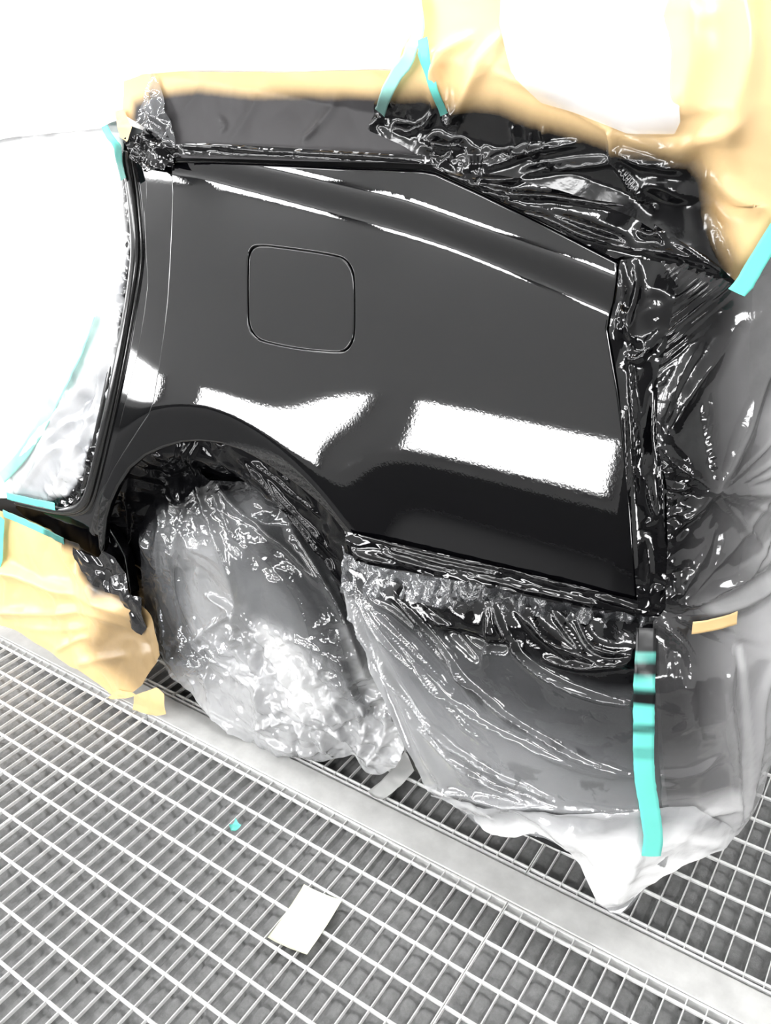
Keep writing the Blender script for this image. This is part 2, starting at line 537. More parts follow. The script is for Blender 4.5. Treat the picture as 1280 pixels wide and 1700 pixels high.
def build_sheet(name, surf, poly_px, mat, parent=None, cell=.004, off=0.0, disp=None, holes_px=(), paint=None,
                cling=None, dense=None, roll=None, roll_holes=None, smooth=True, round_=0, uvpoly=None, exact_normals=False,
                back=None):
    poly = surf.un(poly_px) if uvpoly is None else np.asarray(uvpoly)
    if round_: poly = chaikin(poly, round_)
    poly = dens(poly, cell * 1.5)
    holes = []
    for h in holes_px:
        q = surf.un(h) if not isinstance(h, np.ndarray) else h
        holes.append(dens(q, cell * 1.2))
    lo = poly.min(0) - cell * 2; hi = poly.max(0) + cell * 2
    ss = np.arange(lo[0], hi[0], cell); zz = np.arange(lo[1], hi[1], cell)
    S, Z = np.meshgrid(ss, zz, indexing='ij')
    ins = inside(S, Z, poly)
    for h in holes: ins &= ~inside(S, Z, h)
    n, mm = S.shape
    cellany = ins[:-1, :-1] | ins[1:, :-1] | ins[1:, 1:] | ins[:-1, 1:]
    need = np.zeros_like(ins)
    for a in (slice(0, -1), slice(1, None)):
        for b in (slice(0, -1), slice(1, None)):
            need[a, b] |= cellany
    mv = need & ~ins
    if mv.any():
        bs = np.full(mv.sum(), 1e9); X = S[mv].copy(); Y = Z[mv].copy(); nx = X.copy(); nz = Y.copy()
        for loop in [poly] + holes:
            d, bx, bz, _ = seg_dist(X, Y, loop)
            mk = d < bs
            nx = np.where(mk, bx, nx); nz = np.where(mk, bz, nz); bs = np.where(mk, d, bs)
        S[mv] = nx; Z[mv] = nz
    idx = -np.ones((n, mm), int)
    idx[need] = np.arange(need.sum())
    q = np.stack([idx[:-1, :-1], idx[1:, :-1], idx[1:, 1:], idx[:-1, 1:]], -1)[cellany]
    s = S[need]; z = Z[need]
    P = surf.pos(s, z); Nn = surf.nrm(s, z)
    h = np.full(s.shape, float(off)) if not callable(off) else off(s, z)
    if disp is not None: h = h + disp(s, z)
    P = P + Nn * h[:, None]
    V = [P]; Fs = [q.tolist()]; nv = len(P)
    par_s = [s]; par_z = [z]; norms = [Nn]
    def add_roll(loop, r, depth, outward):
        nonlocal nv
        area = .5 * np.sum(loop[:, 0] * np.roll(loop[:, 1], -1) - np.roll(loop[:, 0], -1) * loop[:, 1])
        tng = np.roll(loop, -1, 0) - np.roll(loop, 1, 0)
        tng = tng / np.maximum(np.linalg.norm(tng, axis=1, keepdims=True), 1e-9)
        on = np.stack([tng[:, 1], -tng[:, 0]], 1) * (1 if area > 0 else -1) * outward
        rows = []
        for k in range(6):
            a = k / 5 * math.pi / 2
            rows.append((r * math.sin(a), -r * (1 - math.cos(a)), a))
        rows.append((r, -depth, math.pi / 2))
        base = nv; m_ = len(loop)
        for (so, do, a) in rows:
            l2 = loop + on * so
            Pp = surf.pos(l2[:, 0], l2[:, 1]); N2 = surf.nrm(l2[:, 0], l2[:, 1])
            hh = (np.full(m_, float(off)) if not callable(off) else off(l2[:, 0], l2[:, 1]))
            V.append(Pp + N2 * (hh + do)[:, None])
            e = surf.pos(l2[:, 0] + on[:, 0] * 1e-3, l2[:, 1] + on[:, 1] * 1e-3) - Pp
            e = e / np.maximum(np.linalg.norm(e, axis=1, keepdims=True), 1e-9)
            nn = N2 * math.cos(a) + e * math.sin(a)
            norms.append(nn)
            par_s.append(l2[:, 0]); par_z.append(l2[:, 1])
        fl = []
        for k in range(len(rows) - 1):
            for i_ in range(m_):
                j_ = (i_ + 1) % m_
                f = (base + k * m_ + i_, base + (k + 1) * m_ + i_, base + (k + 1) * m_ + j_, base + k * m_ + j_)
                fl.append(f if (area > 0) == (outward > 0) else f[::-1])
        nv += m_ * len(rows)
        Fs.append(fl)
    if roll: add_roll(poly, roll[0], roll[1], 1)
    if roll_holes:
        for hl in holes: add_roll(hl, roll_holes[0], roll_holes[1], -1)
    V = np.concatenate(V); Fc = [f for x in Fs for f in x]
    me = mesh(name, V, Fc)
    s_all = np.concatenate(par_s); z_all = np.concatenate(par_z)
    def attr(nm, fn):
        at = me.attributes.new(nm, 'FLOAT', 'POINT')
        at.data.foreach_set('value', np.clip(fn(s_all, z_all), 0, 1).astype(np.float32))
    if paint is not None: attr('paint', paint if callable(paint) else (lambda a, b: a * 0 + paint))
    if cling is not None: attr('cling', cling)
    if dense is not None: attr('dense', dense)
    o = link(name, me, mat, parent, smooth)
    if exact_normals:
        me.normals_split_custom_set_from_vertices(np.concatenate(norms).tolist())
    return o

def poly_field(surf, px, width, gain=1.0):
    """1 inside an outline, falling to 0 over width (metres) around its edge"""
    q = surf.un(px)
    def f(S, Z):
        d, *_ = seg_dist(S, Z, q)
        sd = np.where(inside(S, Z, q), d, -d)
        return gain * sstep(-width, width * .6, sd)
    return f

def fmax(*fs):
    return lambda S, Z: np.maximum.reduce([f(S, Z) for f in fs])
def fadd(*fs):
    return lambda S, Z: sum(f(S, Z) for f in fs)

def ribbon(name, surf, px, width, mat, parent=None, off=.006, paint=None, wob=.0015, thick=.0006, step=.006, seed=0, offf=None):
    """a strip of tape along a line on a surface, with real thickness"""
    q = surf.un(px); q = chaikin(q, 2, False)
    q = dens(q, step, False)
    tg = np.gradient(q, axis=0); tg /= np.maximum(np.linalg.norm(tg, axis=1, keepdims=True), 1e-9)
    on = np.stack([tg[:, 1], -tg[:, 0]], 1)
    cols = np.linspace(-.5, .5, 7)
    rg = np.random.default_rng(seed)
    edge = rg.normal(0, .0006, (len(q), 2))
    V = []; S_, Z_ = [], []
    for lay in (0, 1):
        for ci, c in enumerate(cols):
            w_ = width * c + (edge[:, 0] if c < 0 else edge[:, 1]) * abs(c)
            l = q + on * w_[:, None]
            P = surf.pos(l[:, 0], l[:, 1]); N2 = surf.nrm(l[:, 0], l[:, 1])
            h = off + wob * 2 * (vnoise(l[:, 0], l[:, 1], .025, 9 + seed) - .5) + crumple(l[:, 0], l[:, 1], .02, wob, seed + 3, 2)
            if offf is not None: h = h + offf(l[:, 0], l[:, 1])
            h = h - lay * thick
            V.append(P + N2 * h[:, None]); S_.append(l[:, 0]); Z_.append(l[:, 1])
    V = np.concatenate(V); n = len(q); C = len(cols); Fc = []
    for c in range(C - 1):
        for i in range(n - 1):
            a = c * n + i
            Fc.append((a, a + 1, a + n + 1, a + n))
            b = (C + c) * n + i
            Fc.append((b, b + n, b + n + 1, b + 1))
    for i in range(n - 1):
        Fc.append((i, C * n + i, C * n + i + 1, i + 1))
        a = (C - 1) * n + i; b = (2 * C - 1) * n + i
        Fc.append((a, a + 1, b + 1, b))
    me = mesh(name, V, Fc)
    at = me.attributes.new('paint', 'FLOAT', 'POINT')
    pv = np.zeros(len(V)) if paint is None else np.clip(paint(np.concatenate(S_), np.concatenate(Z_)), 0, 1)
    at.data.foreach_set('value', pv.astype(np.float32))
    return link(name, me, mat, parent)

def tube(name, P, r, mat, parent=None, n=10, closed=False):
    P = np.asarray(P, float); T = np.gradient(P, axis=0); T /= np.linalg.norm(T, axis=1, keepdims=True)
    ref = np.array([0, 1.0, 0])
    A = np.cross(T, ref); A /= np.maximum(np.linalg.norm(A, axis=1, keepdims=True), 1e-9)
    B = np.cross(T, A)
    V = []; Fc = []
    rr = np.broadcast_to(r, (len(P),))
    for i in range(len(P)):
        for k in range(n):
            a = 2 * math.pi * k / n
            V.append(P[i] + rr[i] * (A[i] * math.cos(a) + B[i] * math.sin(a)))
    for i in range(len(P) - 1):
        for k in range(n):
            k2 = (k + 1) % n
            Fc.append((i * n + k, i * n + k2, (i + 1) * n + k2, (i + 1) * n + k))
    Fc.append(tuple(range(n - 1, -1, -1))); Fc.append(tuple((len(P) - 1) * n + k for k in range(n)))
    return link(name, mesh(name, V, Fc), mat, parent)

def lathe(name, prof, c, mat, parent=None, n=48):
    """profile of (radius, y) turned about an axis along y through c"""
    V = []; Fc = []
    m_ = len(prof)
    for k in range(n):
        a = 2 * math.pi * k / n
        for (r, y) in prof:
            V.append((c[0] + r * math.cos(a), c[1] + y, c[2] + r * math.sin(a)))
    for k in range(n):
        k2 = (k + 1) % n
        for i in range(m_ - 1):
            Fc.append((k * m_ + i, k2 * m_ + i, k2 * m_ + i + 1, k * m_ + i + 1))
    return link(name, mesh(name, V, Fc), mat, parent)

# ------------------------------------------------------------------ the spray booth (setting)
X0, X1, Y0, Y1, ZC = -8.0, 3.2, -2.5, 5.2, 2.95
FZ = -.045                                             # top of the filter under the gratings
def struct(name, lo, hi, mat):
    o = link(name, box_mesh(name, lo, hi), mat, None, False)
    return tag(o, kind='structure')
struct('wall_front', (X0 - .1, Y0, FZ), (X0, Y1, ZC), M['wall'])
struct('wall_rear', (X1, Y0, FZ), (X1 + .1, Y1, ZC), M['wall'])
struct('wall_near', (X0, Y0 - .1, FZ), (X1, Y0, ZC), M['wall'])
struct('wall_far', (X0, Y1, FZ), (X1, Y1 + .1, ZC), M['wall'])
struct('ceiling', (X0, Y0, ZC), (X1, Y1, ZC + .1), M['wall'])
tag(link('baseboard_near', box_mesh('baseboard_near', (X0, Y0, FZ), (X1, Y0 + .02, .42)), M['wall_dark'], None, False), kind='structure')
dark_panel = tag(link('added_dark_panel', box_mesh('added_dark_panel', (-1.35, Y0, 0), (.2, Y0 + .03, 2.0)), M['wall_dark'], None, False), kind='structure')  # unseen dark panel added to darken the reflection in the quarter panel

ORD = ['first', 'second', 'third', 'fourth', 'fifth', 'sixth']
def lamp(name, c, sx, sy, sz, axis, label):
    root = empty(name, c)
    tag(root, label, 'booth light', 'booth lights outside the picture')
    t = .04
    # housing behind, diffuser in front; axis is the direction the lamp faces
    hx, hy, hz = sx / 2, sy / 2, sz / 2
    ax = Vector(axis).normalized()
    rot = ax.to_track_quat('Z', 'X').to_matrix().to_4x4()
    def part(nm, lo, hi, mt_):
        me = box_mesh(nm, lo, hi)
        me.transform(Matrix.Translation(c) @ rot)
        return link(nm, me, mt_, root, False)
    part('housing', (-sy / 2 - .03, -sx / 2 - .03, -t), (sy / 2 + .03, sx / 2 + .03, -.002), M['wall'])
    part('diffuser', (-sy / 2, -sx / 2, 0), (sy / 2, sx / 2, .012), M['lamp'])
    return root
k = 0
for k, xc in enumerate((-6.0, -4.4, -2.8, -1.2, .4)):
    lamp('booth_light', (xc, Y0 + .16, ZC - .30), 1.2, .44, 0, (0, 1, -.6), 'slanted lamp high on the near booth wall, ' + ORD[k] + ' from the front end')
    lamp('booth_light', (xc, Y1 - .16, ZC - .30), 1.2, .26, 0, (0, -1, -.6), 'slanted lamp high on the far booth wall, ' + ORD[k] + ' from the front end')
for k, xc in enumerate((-6.1, -3.98, -2.165, 1.6)):
    lamp('booth_light', (xc, Y0 + .045, .82), 1.32 if k != 1 else 1.6, .50, 0, (0, 1, 0), 'low wall lamp mirrored in the glossy panel, ' + ORD[k] + ' from the front end')
for k, yc in enumerate((-1.5, .1, 3.6)):  # added lamps, there only to draw bright lines along panel and jamb edges
    lamp('booth_light', (X0 + .045, yc, 1.45), 2.1, .3, 0, (1, 0, 0), 'added tall upright lamp on the front booth wall, ' + ORD[k] + ' from the near side')
for k, xc in enumerate((-5.2, -3.2, -1.2, .8)):
    for yc in (1.3,):
        lamp('booth_light', (xc, yc, ZC - .05), 1.2, .50, 0, (0, 0, -1), 'flat ceiling lamp over the car, ' + ORD[k] + ' from the front end')

# ------------------------------------------------------------------ floor: filter, gratings, steel strip
DA, DB = .0765, .0357
GX0, GY0 = -1.0085, 1.1285
def gx(j): return GX0 + DB * j
def gy(i): return GY0 - DA * i

# filter mat with shallow pleats
def filter_mesh():
    xs = np.arange(-2.9, .55, .0045); ys = np.arange(.0, 2.75, .02)
    X, Y = np.meshgrid(xs, ys, indexing='ij')
    ph = (X - GX0) / DB
    wv = (vnoise(X, Y, .05, 3) - .5) * .30 + (vnoise(X, Y, .3, 5) - .5) * .5
    h = FZ + .013 * (1 - np.abs(2 * ((ph + .25 + wv * .35) % 1) - 1) ** 3) * np.minimum(1, 6 * np.abs(((ph + .25 + wv * .35) % 1))) + .006 * (vnoise(X, Y, .02, 8) - .5)
    n, m_ = X.shape
    idx = np.arange(n * m_).reshape(n, m_)
    q = np.stack([idx[:-1, :-1], idx[1:, :-1], idx[1:, 1:], idx[:-1, 1:]], -1).reshape(-1, 4)
    return mesh('filter_mat', np.stack([X, Y, h], -1).reshape(-1, 3), q)
fl = link('floor', box_mesh('floor', (X0, Y0, FZ - .06), (X1, Y1, FZ - .012)), M['pit'], None, False)
tag(fl, kind='structure')
tag(link('filter_mat', filter_mesh(), M['filter']), 'dusty grey pleated filter lying under the steel gratings', 'floor filter')

BARW, CRW = .0023, .0062
def grating(j0, j1, ylist, y0, y1, label, zoff=0):
    xa, xb = gx(j0) + .0016, gx(j1) - .0016
    root = empty('floor_grating', ((xa + xb) / 2, (y0 + y1) / 2, 0))
    tag(root, label, 'floor grating')
    bm = box_mesh('bearing_bar', (-BARW / 2, -(y1 - y0) / 2, -.009), (BARW / 2, (y1 - y0) / 2, 0), .0007)
    bm.materials.append(M['steel'])
    cm = box_mesh('cross_bar', (-(xb - xa) / 2, -CRW / 2, -.007), ((xb - xa) / 2, CRW / 2, -.0004), .0018)
    cm.materials.append(M['steel'])
    em = box_mesh('end_bar', (-(xb - xa) / 2, -.0025, -.03), ((xb - xa) / 2, .0025, -.0002), .0007)
    em.materials.append(M['steel'])
    def put(nm, me, x, y):
        o = bpy.data.objects.new(nm, me); COL.objects.link(o); o.parent = root
        o.location = (x - root.location.x, y - root.location.y, 0)
    for j in range(j0, j1 + 1):
        x = gx(j) + (BARW * .55 + .0006 if j == j0 else (-BARW * .55 - .0006 if j == j1 else 0))
        put('bearing_bar', bm, x, (y0 + y1) / 2)
    for y in ylist: put('cross_bar', cm, (xa + xb) / 2, y)
    put('end_bar', em, (xa + xb) / 2, y0 + .0025)
    put('end_bar', em, (xa + xb) / 2, y1 - .0025)
    return root
near_y = [gy(i) for i in range(1, 14)]
far_y = [gy(-.56 - i) for i in range(0, 13)]
NY0, NY1 = gy(13.6), 1.074
FY0, FY1 = 1.156, 1.156 + 1.0
for j0, j1, wh in ((-43, -14, 'front'), (-14, 15, 'middle'), (15, 44, 'rear')):
    lab = {'front': 'steel bar grating below the brown paper, at the front end of the strip',
           'middle': 'steel bar grating the cream paper slip lies on, before the wheel',
           'rear': 'steel bar grating in the near corner, before the rear end of the car'}[wh]
    grating(j0, j1, near_y, NY0, NY1, lab)
    lab = {'front': 'steel bar grating under the sill beneath the brown paper',
           'middle': 'steel bar grating behind the strip, under the wheel and silver tape',
           'rear': 'steel bar grating behind the strip, under the rear bumper corner'}[wh]
    grating(j0, j1, far_y, FY0, FY1, lab)
for j0, j1, wh in ((-14, 15, 'middle'), (15, 44, 'rear')):
    grating(j0, j1, [gy(-.56 - i) - .003 for i in range(13, 20)], FY1 + .002, FY1 + .56, 
            {'middle': 'steel bar grating far under the car, beyond the wheel', 'rear': 'steel bar grating behind the car, at the edge of the picture'}[wh])

# the flat steel strip between the grating rows
def strip_mesh():
    xs = np.arange(-2.9, .5, .02)
    prof = [(1.0755, -.03), (1.0755, -.0015), (1.0775, .0012), (1.092, .0016), (1.12, .0018), (1.1465, .0014), (1.150, -.0005), (1.150, -.03)]
    V = []; Fc = []
    for i, x in enumerate(xs):
        for (y, z) in prof:
            V.append((x, y, z + (.0006 * math.sin(x * 9) if z > 0 else 0)))
    m_ = len(prof)
    for i in range(len(xs) - 1):
        for k in range(m_ - 1):
            Fc.append((i * m_ + k, (i + 1) * m_ + k, (i + 1) * m_ + k + 1, i * m_ + k + 1))
    return mesh('steel_strip', V, Fc)
tag(link('steel_strip', strip_mesh(), M['plate'], None, False), 'long flat worn steel strip between the floor gratings', 'steel strip')

# ------------------------------------------------------------------ small things on the floor
def floor_pt(px, py, z=0.0):
    d = FW + RT * (px - 640) / F - UP * (py - 850) / F
    t = (z - CAM[2]) / d[2]
    return CAM + d * t

def floor_sheet(name, px, mat, z=.002, curl=.004, thick=.0008, nu=14, nv=14, seed=1, paint=0):
    """thin four-cornered sheet with curl and thickness, lying on the gratings"""
    c = [floor_pt(*p) for p in px]
    V = []
    for lay in (0, 1):
        for i in range(nu + 1):
            for j in range(nv + 1):
                u, v = i / nu, j / nv
                p_ = (1 - u) * (1 - v) * c[0] + u * (1 - v) * c[1] + u * v * c[2] + (1 - u) * v * c[3]
                hx = crumple(np.array([p_[0]]), np.array([p_[1]]), .03, curl * .5, seed, 2)[0]
                edge_ = curl * ((2 * u - 1) ** 2 * (2 * v - 1) ** 2)
                V.append((p_[0], p_[1], z + abs(hx) + edge_ - lay * thick))
    n = (nu + 1) * (nv + 1); Fc = []
    for i in range(nu):
        for j in range(nv):
            a = i * (nv + 1) + j
            Fc.append((a, a + nv + 1, a + nv + 2, a + 1)); Fc.append((n + a, n + a + 1, n + a + nv + 2, n + a + nv + 1))
    bd = [i * (nv + 1) for i in range(nu + 1)] + [nu * (nv + 1) + j for j in range(1, nv + 1)] + [i * (nv + 1) + nv for i in range(nu - 1, -1, -1)] + [j for j in range(nv - 1, 0, -1)]
    for k in range(len(bd)):
        a, b = bd[k], bd[(k + 1) % len(bd)]
        Fc.append((a, b, n + b, n + a))
    me = mesh(name, V, Fc)
    at = me.attributes.new('paint', 'FLOAT', 'POINT')
    at.data.foreach_set('value', [float(paint)] * len(V))
    return link(name, me, mat)
tag(floor_sheet('paper_slip', [(505, 1472), (568, 1498), (510, 1588), (445, 1560)], M['slip'], .0025, .004), 'small cream paper slip lying on the near grating', 'paper slip')
tag(floor_sheet('silver_tape', [(611, 1322), (637, 1334), (700, 1272), (672, 1256)], M['silver'], .003, .012, nu=8, nv=14, seed=5), 'piece of silver tape curling on the grating by the wheel', 'tape')
tb = tag(floor_sheet('tape_scrap', [(381, 1374), (392, 1364), (402, 1374), (386, 1385)], M['teal'], .002, .010, nu=8, nv=8, seed=8, paint=.35), 'tiny crumpled scrap of teal tape on the grating', 'tape scrap')

# ================================================================== the car
car = empty('car', (-1.2, 1.9, 0))
tag(car, 'black car side with freshly painted glossy rear quarter panel', 'car')

PANEL = [(289, 271), (340, 272), (450, 277), (580, 284), (700, 288), (722, 292), (790, 323), (860, 357), (940, 397), (1020, 438),
         (1020, 460), (1014, 500), (1004, 545), (1012, 595), (1022, 650), (1030, 710), (1037, 780), (1044, 860), (1049, 930), (1052, 992),
         (980, 985), (900, 968), (760, 940), (640, 912), (583, 896), (572, 880),
         (552, 855), (530, 833), (500, 808), (470, 786), (435, 763), (400, 744), (365, 733), (330, 729), (300, 731), (268, 740), (238, 754),
         (212, 776), (192, 806), (179, 835), (172, 860), (169, 890), (167, 915), (163, 880), (166, 840), (178, 805), (190, 780),
         (210, 748), (232, 714), (248, 690), (256, 665), (264, 615), (272, 560), (279, 500), (283, 440), (286, 380), (288, 320)]
FUEL = [(428, 407), (470, 411), (560, 424), (576, 434), (586, 452), (588, 480), (588, 555), (582, 572), (572, 583), (556, 585),
        (500, 580), (440, 568), (424, 560), (414, 545), (411, 520), (411, 430), (416, 414)]
fq = chaikin(BODY.un(FUEL), 2)
fcen = fq.mean(0)
fuel_hole = fcen + (fq - fcen) * 1.034
fuel_in = fcen + (fq - fcen) * .972
panel = build_sheet('quarter_panel', BODY, PANEL, M['paint'], car, cell=.0045, holes_px=[fuel_hole], roll=(.007, .02), roll_holes=(.0030, .014), exact_normals=True)
panel['label'] = 'glossy black rear quarter panel'
build_sheet('fuel_door', BODY, None, M['paint'], panel, cell=.004, uvpoly=fuel_in, off=-.0006, roll=(.0028, .009), exact_normals=True)
build_sheet('fuel_recess', BODY, None, M['dark'], car, cell=.01, uvpoly=fcen + (fq - fcen) * 1.05, off=-.013)

# door jamb: first and second step inside the panel edge
JS = offset_surf(rails, lambda s, z: -.016 + 0 * s, **K)
JAMB1 = [(243, 286), (292, 268), (292, 330), (290, 440), (285, 520), (276, 600), (262, 668), (240, 705), (200, 765), (180, 800), (170, 850), (160, 880), (166, 840), (178, 800),
         (195, 725), (212, 655), (228, 590), (240, 520), (246, 470), (243, 420), (240, 350), (244, 332)]
j1 = build_sheet('door_jamb_step', JS, JAMB1, M['jamb'], car, cell=.006, roll=(.004, .02), exact_normals=True)
j1['label'] = 'outer black step of the door frame'
JS2 = offset_surf(rails, lambda s, z: -.032 + 0 * s, **K)
JAMB2 = [(216, 255), (250, 262), (252, 330), (250, 420), (254, 470), (246, 530), (232, 600), (214, 670), (198, 735), (184, 800), (174, 845), (180, 880), (205, 925), (215, 985),
         (205, 975), (170, 938), (130, 905), (80, 880), (40, 857), (26, 843), (28, 832), (60, 840), (100, 852), (130, 850), (146, 838), (158, 800), (172, 740),
         (190, 660), (210, 560), (222, 490), (229, 430), (226, 340), (219, 280)]
j2 = build_sheet('sill_panel', JS2, JAMB2, M['jamb'], car, cell=.006, roll=(.004, .03), exact_normals=True)
j2['label'] = 'black door frame flange running down into the sill'
# door seal
SEAL = [(211, 255), (216, 300), (222, 350), (226, 410), (223, 450), (214, 510), (200, 590), (184, 670), (168, 740), (155, 795), (146, 825), (134, 842), (112, 848), (85, 845), (55, 838), (28, 831)]
for k, (dx_, r_, dd) in enumerate(((1, .013, .002), (-9, .011, -.012), (10, .007, -.004))):
    SS = offset_surf(rails, lambda s, z, dd=dd: -.030 + dd + 0 * s, **K) if k != 99 else None
    q = SS.un([(a + dx_, b - (0 if b < 800 else dx_ * -.6)) for a, b in SEAL]); q = dens(chaikin(q, 2, False), .01, False)
    tb_ = tube('door_seal', SS.pos(q[:, 0], q[:, 1]), r_, M['rubber'], car)
del SS
# rear door glass area and body shell under the sheets
INN = offset_surf(rails, lambda s, z: -.05 + 0 * s, **K)
uv = [(-3.5, .30), (-1.80, .30), (-1.76, .42), (-1.70, .60), (-1.60, .72), (-1.45, .82), (-1.2, .86), (-1.0, .80), (-.88, .66), (-.82, .50), (-.80, .25), (1.4, .25), (1.4, 1.66), (-3.5, 1.66)]
build_sheet('body_shell', INN, None, M['dark'], car, cell=.03, uvpoly=uv)
rf = [(-3.5, 1.66)]
rm = box_mesh('roof', (-3.5, 1.42, 1.655), (-.36, 3.0, 1.69), 0)
link('roof', rm, M['paint'], car, False)
# bumper under the film
def bump_off(s, z):
    return .022 * sstep(.70, .60, z) + .014 * np.sin(np.clip((z - .2) / .45, 0, 1) * math.pi)
BUMP = offset_surf(rails, lambda s, z: bump_off(s, z) - .008, **K)
build_sheet('rear_bumper', BUMP, None, M['bumper'], car, cell=.015, uvpoly=[(-.86, .60), (-.80, .48), (-.76, .36), (-.70, .22), (-.5, .19), (.6, .19), (.9, .2), (1.2, .3), (1.2, .72), (-.4, .70), (-.8, .64)])
# wheel
wc = (-1.262, 1.21, .318)
tyre = lathe('rear_wheel', [(.215, -.01), (.235, .0), (.262, -.012), (.29, -.01), (.309, .008), (.318, .035), (.318, .17), (.305, .195), (.24, .2), (.215, .19)], wc, M['tyre'], car)
tyre['label'] = 'rear wheel under the clear film'
lathe('wheel_rim', [(.0, .03), (.05, .026), (.07, .04), (.15, .035), (.19, .02), (.213, .0), (.217, -.004), (.219, .02), (.215, .15), (.0, .16)], wc, M['rim'], tyre)
# arch liner behind
lathe('arch_liner', [(.0, .30), (.43, .29), (.44, .10), (.44, .06)], (-1.28, 1.16, .34), M['dark'], car)
# tail lamp bodies behind the vertical film band
TL = offset_surf(rails, lambda s, z: -.006 + 0 * s, **K)
build_sheet('tail_lamp', TL, [(1030, 470), (1080, 470), (1090, 560), (1088, 740), (1096, 900), (1098, 980), (1058, 985), (1050, 880), (1042, 760), (1030, 650), (1022, 560)], M['dark'], car, cell=.01, roll=(.006, .03))

# ================================================================== masking films, papers and tapes
def sheet_surf(off): return offset_surf(rails, off, **K)
def cst(v): return lambda s, z: v + 0 * s

# -- white film over the roof and front of the car ------------------------------
S0 = sheet_surf(cst(-.008))
roof_film = build_sheet('masking_film', S0, None, M['film_white'], cell=.016, uvpoly=[(-3.5, 1.17)] + [tuple(v) for v in S0.un([(-60, 240), (0, 233), (90, 222), (168, 214), (192, 200)])] + [(-1.44, 1.36), (-1.30, 1.36), (1.3, 1.36), (1.3, 1.64), (-3.5, 1.64)],
    disp=lambda s, z: crumple(s, z, .16, .008, 3) + .004, paint=0)
tag(roof_film, 'white masking film over the car roof and front window, topmost in the picture', 'masking film')

# -- white film in the door opening ---------------------------------------------
S1 = sheet_surf(lambda s, z: -.030 + 0 * s)
DF = [(-260, -60), (150, -60), (200, 120), (200, 215), (206, 262), (212, 330), (218, 410), (212, 480), (196, 570), (178, 660), (160, 740), (146, 795), (134, 828), (112, 840), (85, 838), (28, 827), (-40, 812), (-260, 790)]
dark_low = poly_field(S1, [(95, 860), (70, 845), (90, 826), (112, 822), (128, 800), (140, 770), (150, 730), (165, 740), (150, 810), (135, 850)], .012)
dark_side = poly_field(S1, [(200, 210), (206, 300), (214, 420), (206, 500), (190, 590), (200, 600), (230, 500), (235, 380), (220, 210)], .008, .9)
st = Strokes(S1, [([(0, 233), (80, 222), (170, 214)], .006, .006), ([(195, 240), (170, 300), (155, 360)], .012, .014), ([(200, 260), (178, 340), (190, 400)], .012, .012),
    ([(120, 480), (100, 560), (85, 600)], .010, .012), ([(175, 600), (130, 650), (60, 730), (20, 780)], .016, .016), ([(160, 640), (120, 690), (110, 760)], -.012, .016),
    ([(60, 760), (110, 700), (150, 690)], .012, .012), ([(30, 820), (90, 740), (130, 740)], .010, .010), ([(150, 700), (120, 760), (90, 820)], .012, .010),
    ([(215, 420), (195, 520), (170, 620), (140, 720)], .012, .010), ([(205, 300), (204, 400), (196, 500)], .010, .008)])
low = poly_field(S1, [(60, 850), (90, 790), (130, 760), (170, 640), (210, 420), (230, 430), (190, 760), (130, 860)], .03)
low2 = poly_field(S1, [(20, 830), (60, 770), (90, 690), (130, 610), (170, 540), (205, 430), (225, 430), (205, 600), (160, 800), (135, 860), (20, 850)], .04)
DFU = [(-3.4, 1.62), (-1.75, 1.62)] + [tuple(v) for v in S1.un(DF[2:-2])] + [(-2.3, .385), (-3.4, .385)]
door_film = build_sheet('masking_film', S1, None, M['film_door'], uvpoly=DFU, cell=.006,
    disp=lambda s, z: crumple(s, z, .10, .012, 11, 4) + st(s, z) + low(s, z) * crumple(s, z, .022, .012, 31, 3), paint=fmax(dark_low, dark_side), dense=lambda s, z: 1 - low2(s, z) * (.45 + .9 * (vnoise(s, z, .06, 77) - .3)))
tag(door_film, 'white masking film filling the open door frame left of the black seal', 'masking film')

# -- brown paper below the sill ----------------------------------------------------
S2 = sheet_surf(lambda s, z: -.004 + .018 * sstep(.30, .05, z) + 0 * s)
KP = [(-120, 838), (20, 850), (50, 866), (90, 884), (130, 903), (165, 925), (200, 968), (222, 985), (245, 1012), (262, 1050), (270, 1085), (240, 1135), (226, 1146),
      (205, 1150), (185, 1155), (165, 1132), (140, 1112), (122, 1105), (95, 1085), (60, 1068), (30, 1050), (10, 1040), (-120, 985)]
kst = Strokes(S2, [([(-60, 930), (40, 955), (130, 985), (220, 1020)], .030, .022), ([(-60, 1010), (60, 1020), (150, 1010), (215, 1040)], .016, .014), ([(10, 930), (80, 960), (180, 1010)], -.012, .02),
    ([(95, 1080), (130, 1060), (150, 1058)], .010, .007), ([(110, 890), (108, 920), (140, 970), (165, 990)], .012, .012), ([(130, 905), (120, 940), (150, 980)], -.012, .010),
    ([(130, 1100), (180, 1090), (215, 1088)], .010, .012), ([(20, 1040), (90, 1045), (150, 1040)], .008, .010)])
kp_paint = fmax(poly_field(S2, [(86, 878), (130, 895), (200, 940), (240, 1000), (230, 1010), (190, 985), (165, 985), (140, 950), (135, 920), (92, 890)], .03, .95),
                poly_field(S2, [(185, 1020), (270, 1000), (290, 1100), (240, 1150), (190, 1110), (150, 1070)], .06, .62))  # second outline: broad grey patch on the paper's end beside the wheel
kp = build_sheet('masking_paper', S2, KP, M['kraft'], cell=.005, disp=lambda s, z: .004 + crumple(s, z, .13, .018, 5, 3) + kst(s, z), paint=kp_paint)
tag(kp, 'brown kraft masking paper hanging from the sill to the floor', 'masking paper')
kp2 = build_sheet('masking_paper', S2, [(226, 1152), (262, 1140), (276, 1150), (278, 1184), (262, 1186), (222, 1177)], M['kraft'], cell=.005, disp=lambda s, z: .006 + crumple(s, z, .05, .008, 6, 2), paint=0.1)
